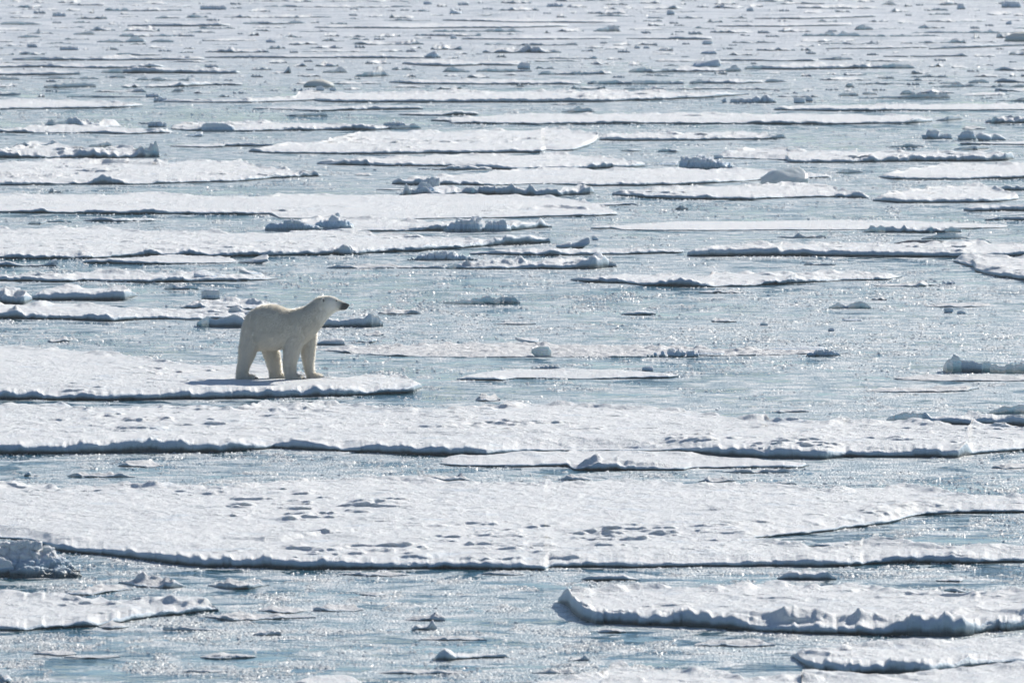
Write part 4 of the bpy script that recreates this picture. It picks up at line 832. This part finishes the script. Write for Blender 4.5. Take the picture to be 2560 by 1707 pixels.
# ------------------------------------------------------------------ the polar bear
def make_bear():
    BX = 700.0; PM = 721.0
    bx, by = [float(v) for v in P(540 + BX / 5.2275, 946.5, BEAR_Z)]
    X = lambda c: (c - BX) / PM
    rings = []
    bm = bmesh.new()
    def loft(secs, n=30, pw=2.3):
        """secs: centre (x, y, z), up (x, z), half height, half width"""
        prev = None; first = None
        for (c, up, hh, hw) in secs:
            ul = math.hypot(*up); ux, uz = up[0] / ul, up[1] / ul; r = []
            for i in range(n):
                a = 2 * math.pi * i / n; ca, sa = math.cos(a), math.sin(a)
                e = 2 / pw; p = abs(ca) ** e * (1 if ca > 0 else -1); q = abs(sa) ** e * (1 if sa > 0 else -1)
                r.append(bm.verts.new((c[0] + ux * hh * q, c[1] + hw * p, c[2] + uz * hh * q)))
            if prev:
                for i in range(n): bm.faces.new((prev[i], prev[(i + 1) % n], r[(i + 1) % n], r[i]))
            else: bm.faces.new(list(reversed(r)))
            prev = r
        bm.faces.new(prev)
    def trunk_sec(tx, tz, bxx, bz, hw, y=0.0):
        t = (X(tx), (1295 - tz) / PM); b = (X(bxx), (1295 - bz) / PM)
        c = ((t[0] + b[0]) / 2, y, (t[1] + b[1]) / 2); up = (t[0] - b[0], t[1] - b[1])
        return (c, up, math.hypot(*up) / 2, hw)
    loft([trunk_sec(*s) for s in [
        (347, 640, 347, 770, .09), (362, 575, 358, 850, .19), (400, 482, 395, 905, .26), (470, 410, 470, 925, .305), (560, 361, 560, 922, .335),
        (650, 338, 650, 912, .345), (740, 338, 740, 908, .35), (820, 356, 820, 905, .35), (900, 393, 900, 895, .335), (980, 402, 985, 885, .315),
        (1060, 384, 1075, 870, .295), (1130, 369, 1160, 830, .275), (1190, 345, 1250, 748, .25), (1245, 303, 1315, 678, .22), (1295, 262, 1372, 612, .19),
        (1340, 234, 1420, 555, .165), (1385, 219, 1462, 502, .15), (1425, 214, 1500, 464, .143), (1475, 215, 1535, 437, .142), (1520, 222, 1562, 420, .135),
        (1560, 236, 1592, 406, .118), (1597, 259, 1618, 402, .092), (1630, 276, 1643, 401, .072), (1665, 291, 1672, 399, .062), (1695, 303, 1695, 392, .056), (1722, 316, 1712, 376, .044), (1735, 326, 1722, 362, .028)]])
    def leg(secs, y0, base):
        loft([(((X(l) + X(r)) / 2, y0 + dy, (base - cz) / PM), (1, 0), (X(r) - X(l)) / 2, hw) for (cz, l, r, hw, dy) in secs], n=24)
    s = 1
    leg([(620, 380, 640, .10, .05), (700, 350, 640, .15, .02), (800, 337, 610, .165, 0), (900, 323, 566, .15, 0), (1000, 315, 522, .125, 0), (1090, 303, 478, .105, 0), (1165, 289, 443, .095, 0), (1215, 281, 436, .095, 0), (1245, 279, 462, .105, 0), (1266, 279, 508, .115, 0), (1288, 283, 532, .118, 0), (1302, 300, 520, .105, 0)], -0.185, 1301)
    leg([(560, 940, 1200, .08, .03), (650, 905, 1215, .13, .01), (760, 895, 1190, .145, 0), (850, 893, 1140, .135, 0), (940, 892, 1102, .12, 0), (1010, 890, 1082, .11, 0), (1080, 891, 1062, .10, 0), (1150, 897, 1056, .095, 0), (1210, 906, 1058, .098, 0), (1245, 914, 1088, .11, 0), (1268, 922, 1125, .12, 0), (1292, 932, 1150, .122, 0), (1304, 945, 1140, .108, 0)], -0.165, 1303)
    leg([(700, 480, 800, .10, -.05), (830, 540, 812, .14, 0), (900, 585, 806, .13, 0), (1000, 622, 822, .115, 0), (1080, 652, 832, .105, 0), (1160, 680, 840, .095, 0), (1210, 690, 858, .098, 0), (1240, 692, 884, .11, 0), (1266, 692, 905, .115, 0), (1282, 696, 908, .11, 0)], 0.20, 1284)
    leg([(600, 1090, 1270, .08, -.04), (690, 1105, 1303, .12, 0), (800, 1108, 1300, .125, 0), (900, 1106, 1283, .115, 0), (1000, 1112, 1271, .105, 0), (1100, 1128, 1262, .095, 0), (1190, 1152, 1264, .09, 0), (1232, 1168, 1290, .10, 0), (1256, 1172, 1350, .112, 0), (1278, 1172, 1376, .116, 0), (1290, 1180, 1366, .105, 0)], 0.19, 1291)
    def ball(c, r):
        d = bmesh.ops.create_icosphere(bm, subdivisions=3, radius=1.0)
        for v in d["verts"]: v.co = Vector((c[0] + v.co.x * r[0], c[1] + v.co.y * r[1], c[2] + v.co.z * r[2]))
    # muscle and fat: haunch, shoulder, belly; ears; toes
    ball((X(480), -.17, (1295 - 720) / PM), (.17, .17, .27)); ball((X(480), .17, (1295 - 720) / PM), (.17, .17, .27))
    ball((X(1070), -.15, (1295 - 640) / PM), (.19, .17, .26)); ball((X(1070), .15, (1295 - 640) / PM), (.19, .17, .26))
    ball((X(720), 0, (1295 - 690) / PM), (.42, .36, .26))
    for sy in (-1, 1):
        ball((X(1398), sy * .135, (1295 - 262) / PM), (.030, .020, .045))
    paws = [(532, 1283, -.185, 1301), (1150, 1286, -.165, 1303), (908, 1270, .20, 1284), (1376, 1272, .19, 1291)]
    for (px_, pz, y0, base) in paws:
        for i in range(5):
            a = (i - 2) * .044
            ball((X(px_) - .022 - abs(i - 2) * .010, y0 + a, (base - pz) / PM + .012), (.045, .024, .032))
    me = bpy.data.meshes.new("polar_bear"); bm.to_mesh(me); bm.free()
    tmp = bpy.data.objects.new("tmp", me); COL.objects.link(tmp)
    m = tmp.modifiers.new("r", 'REMESH'); m.mode = 'VOXEL'; m.voxel_size = 0.013
    m2 = tmp.modifiers.new("s", 'SMOOTH'); m2.factor = 0.5; m2.iterations = 9
    dg = bpy.context.evaluated_depsgraph_get(); ev = tmp.evaluated_get(dg); me2 = bpy.data.meshes.new_from_object(ev)
    bpy.data.objects.remove(tmp); bpy.data.meshes.remove(me)
    nv = len(me2.vertices); V = np.empty(nv * 3, np.float32); me2.vertices.foreach_get("co", V); V = V.reshape(-1, 3).astype(float)
    Nn = np.empty(nv * 3, np.float32); me2.vertices.foreach_get("normal", Nn); Nn = Nn.reshape(-1, 3).astype(float)
    head = sstep(X(1350), X(1480), V[:, 0])
    soft = 0.012 * fbm3(V, 4.0, 3, 3) + 0.004 * fbm3(V * np.array([1, 1, .5]), 22.0, 2, 6)
    V = V + Nn * (soft * (1 - .75 * head))[:, None]; V[:, 2] = np.maximum(V[:, 2], 0.0)
    me2.vertices.foreach_set("co", V.astype(np.float32).ravel()); me2.update()
    me2.polygons.foreach_set("use_smooth", np.ones(len(me2.polygons), bool))
    cx_ = V[:, 0] * PM + BX; cz_ = 1295 - V[:, 2] * PM
    tone = sstep(1590, 1655, cx_ + 0.35 * (cz_ - 330)) * sstep(285, 312, cz_ + 12 * 0) * (1 - sstep(386, 404, cz_)) * 0.97  # black muzzle skin with its shadow painted in
    tone = np.maximum(tone, 0.45 * sstep(1545, 1640, cx_) * (1 - sstep(380, 400, cz_)))
    foot = (1 - sstep(.02, .06, V[:, 2])) * 0.45  # dark pads, plus shade painted low on the feet and at the toes
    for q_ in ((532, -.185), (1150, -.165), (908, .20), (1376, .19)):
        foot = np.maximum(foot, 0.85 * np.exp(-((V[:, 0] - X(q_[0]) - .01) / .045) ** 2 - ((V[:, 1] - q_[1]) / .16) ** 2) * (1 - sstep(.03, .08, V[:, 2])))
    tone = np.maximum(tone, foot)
    at = me2.attributes.new("skin_and_shade", 'FLOAT', 'POINT'); at.data.foreach_set("value", tone.astype(np.float32))
    me2.name = "polar_bear"; me2.materials.clear(); me2.materials.append(M_BEAR)
    bear = bpy.data.objects.new("polar_bear", me2); COL.objects.link(bear)
    bear.location = (bx, by, BEAR_Z - 0.012); bear.rotation_euler = (0, 0, math.radians(-4))
    tag(bear, "cream-white polar bear standing on the floe, head raised, looking right", "polar bear", kind="thing")
    # fur
    me2.calc_loop_triangles(); nt_ = len(me2.loop_triangles); T = np.empty(nt_ * 3, np.int32); me2.loop_triangles.foreach_get("vertices", T); T = T.reshape(-1, 3)
    A = np.cross(V[T[:, 1]] - V[T[:, 0]], V[T[:, 2]] - V[T[:, 0]]); ar = np.linalg.norm(A, axis=1); r = np.random.default_rng(3)
    n = 115000; ti = r.choice(nt_, n, p=ar / ar.sum()); w = r.dirichlet((1, 1, 1), n)
    Pp = (V[T[ti]] * w[:, :, None]).sum(1); nn = A[ti] / (ar[ti][:, None] + 1e-12); tn = (tone[T[ti]] * w).sum(1)
    hd = sstep(X(1300), X(1500), Pp[:, 0]); leglow = 1 - sstep(.05, .45, Pp[:, 2])
    keep = (Pp[:, 2] > .03) & (r.random(n) > tn * 1.6); Pp, nn, hd, leglow = Pp[keep], nn[keep], hd[keep], leglow[keep]; n = len(Pp)
    flow = np.stack([-.55 + .3 * leglow, np.zeros(n), -.75 - .4 * leglow], 1) + r.normal(0, .22, (n, 3))
    tang = flow - nn * (flow * nn).sum(1)[:, None]; d = tang * 0.8 + nn * 0.5; d /= np.linalg.norm(d, axis=1)[:, None] + 1e-9
    Ln = r.uniform(.026, .052, n) * (1 - .68 * hd) * (1 + .25 * leglow); side = np.cross(d, nn); side /= np.linalg.norm(side, axis=1)[:, None] + 1e-9
    Wd = .0032 * (1 - .4 * hd)
    b0 = Pp - side * Wd[:, None] - nn * .004; b1 = Pp + side * Wd[:, None] - nn * .004; tip = Pp + d * Ln[:, None]
    FV = np.stack([b0, b1, tip], 1).reshape(-1, 3); FV[:, 2] = np.maximum(FV[:, 2], .004)
    mesh_obj("fur", FV, tris=np.arange(n * 3).reshape(-1, 3), mat=M_FUR, parent=bear, smooth=False)
    # eyes, nose, mouth, inner ears, claws
    from mathutils.bvhtree import BVHTree
    tree = BVHTree.FromPolygons([tuple(v) for v in V], [tuple(int(i) for i in t) for t in T])
    def surf(cx, cz, sgn):
        hit = tree.ray_cast(Vector((X(cx), sgn * 2.0, (1295 - cz) / PM)), Vector((0, -sgn, 0)))[0]
        return hit.y if hit else sgn * .08
    def part(name, c, rr, mat, ry=0.0):
        Vv = rot(ICO3_V * np.array(rr), 0, ry, 0) + np.array(c)
        return mesh_obj(name, Vv, tris=ICO3_F, mat=mat, parent=bear)
    for sg in (-1, 1):
        y = surf(1572, 272, sg); part("eye", (X(1572), y + sg * .001, (1295 - 272) / PM), (.017, .010, .013), M_BLACK)
        y = surf(1408, 272, sg); part("inner_ear", (X(1410), y + sg * .000, (1295 - 270) / PM), (.017, .012, .030), M_SKIN)
        y = surf(1660, 378, sg); part("mouth", (X(1662), y + sg * -.001, (1295 - 379) / PM), (.046, .010, .006), M_BLACK, ry=-.12)
    part("nose", (X(1722), 0, (1295 - 333) / PM), (.024, .032, .021), M_BLACK)
    for (px_, pz, y0, base) in paws:
        for i in range(5):
            a = (i - 2) * .044; cx0 = X(px_) + .014 - abs(i - 2) * .010; z0 = (base - pz) / PM + .016
            pr = []; nr_ = 6
            for j, (dx, dz, rr) in enumerate(((0, 0, .011), (.018, -.003, .0085), (.034, -.014, .005), (.042, -.024, .001))):
                for k in range(nr_):
                    t = 2 * math.pi * k / nr_; pr.append((cx0 + dx, y0 + a + rr * math.cos(t), max(.002, z0 + dz + rr * math.sin(t))))
            q = [(j * nr_ + k, j * nr_ + (k + 1) % nr_, (j + 1) * nr_ + (k + 1) % nr_, (j + 1) * nr_ + k) for j in range(3) for k in range(nr_)]
            mesh_obj("claw", pr, quads=q, mat=M_BLACK, parent=bear)

def bear_mats():
    m, nt, b = new_mat("bear_skin_and_underfur")
    at = N(nt, "ShaderNodeAttribute", attribute_name="skin_and_shade")
    geo = N(nt, "ShaderNodeNewGeometry"); n = N(nt, "ShaderNodeTexNoise", i_Scale=7.0, i_Detail=5.0); nt.links.new(geo.outputs["Position"], n.inputs["Vector"])
    r = ramp(nt, n.outputs[0], [(0.35, (0.71, 0.675, 0.59)), (0.62, (0.84, 0.81, 0.735))])
    c = mixc(nt, at.outputs["Fac"], r.outputs[0], (0.035, 0.038, 0.045)); nt.links.new(c, b.inputs["Base Color"])
    b.inputs["Roughness"].default_value = 0.85; b.inputs["Specular IOR Level"].default_value = 0.15
    b.inputs["Subsurface Weight"].default_value = 0.35; b.inputs["Subsurface Radius"].default_value = (1.0, 0.8, 0.45); b.inputs["Subsurface Scale"].default_value = 0.04
    n2 = N(nt, "ShaderNodeTexNoise", i_Scale=60.0, i_Detail=3.0); nt.links.new(geo.outputs["Position"], n2.inputs["Vector"])
    bp = N(nt, "ShaderNodeBump", i_Strength=0.4, i_Distance=0.01); nt.links.new(n2.outputs[0], bp.inputs["Height"]); nt.links.new(bp.outputs[0], b.inputs["Normal"])
    f, nt, b2 = new_mat("bear_fur")
    d = N(nt, "ShaderNodeBsdfDiffuse"); d.inputs[0].default_value = (0.86, 0.84, 0.78, 1)
    t = N(nt, "ShaderNodeBsdfTranslucent"); t.inputs[0].default_value = (1.0, 0.95, 0.85, 1)
    mx = N(nt, "ShaderNodeMixShader", i_Fac=0.62); nt.links.new(d.outputs[0], mx.inputs[1]); nt.links.new(t.outputs[0], mx.inputs[2])
    gl = N(nt, "ShaderNodeBsdfGlossy"); gl.inputs["Roughness"].default_value = 0.42; gl.inputs["Color"].default_value = (0.9, 0.88, 0.82, 1)
    m3 = N(nt, "ShaderNodeMixShader", i_Fac=0.18); nt.links.new(mx.outputs[0], m3.inputs[1]); nt.links.new(gl.outputs[0], m3.inputs[2]); mx = m3
    nt.links.new(mx.outputs[0], nt.nodes["Material Output"].inputs[0])
    k, nt, b3 = new_mat("black_nose_and_claw"); b3.inputs["Base Color"].default_value = (0.012, 0.012, 0.014, 1); b3.inputs["Roughness"].default_value = 0.35
    s, nt, b4 = new_mat("grey_skin"); b4.inputs["Base Color"].default_value = (0.10, 0.095, 0.09, 1); b4.inputs["Roughness"].default_value = 0.8
    return m, f, k, s
M_BEAR, M_FUR, M_BLACK, M_SKIN = bear_mats()
make_bear()

# ------------------------------------------------------------------ thin haze over the ice
def haze():
    x, z0, z1 = 400.0, -1.0, 40.0
    v = [(-x, -30, z0), (x, -30, z0), (x, 1200, z0), (-x, 1200, z0), (-x, -30, z1), (x, -30, z1), (x, 1200, z1), (-x, 1200, z1)]
    q = [(3, 2, 1, 0), (4, 5, 6, 7), (0, 1, 5, 4), (1, 2, 6, 5), (2, 3, 7, 6), (3, 0, 4, 7)]
    m = bpy.data.materials.new("haze"); m.use_nodes = True; nt = m.node_tree; nt.nodes.remove(nt.nodes["Principled BSDF"])
    p = nt.nodes.new("ShaderNodeVolumePrincipled"); p.inputs["Color"].default_value = (0.93, 0.97, 0.98, 1); p.inputs["Density"].default_value = 0.00015
    p.inputs["Anisotropy"].default_value = 0.2
    nt.links.new(p.outputs[0], nt.nodes["Material Output"].inputs["Volume"])
    tag(mesh_obj("haze", v, quads=q, mat=m, smooth=False), kind="stuff")
haze()
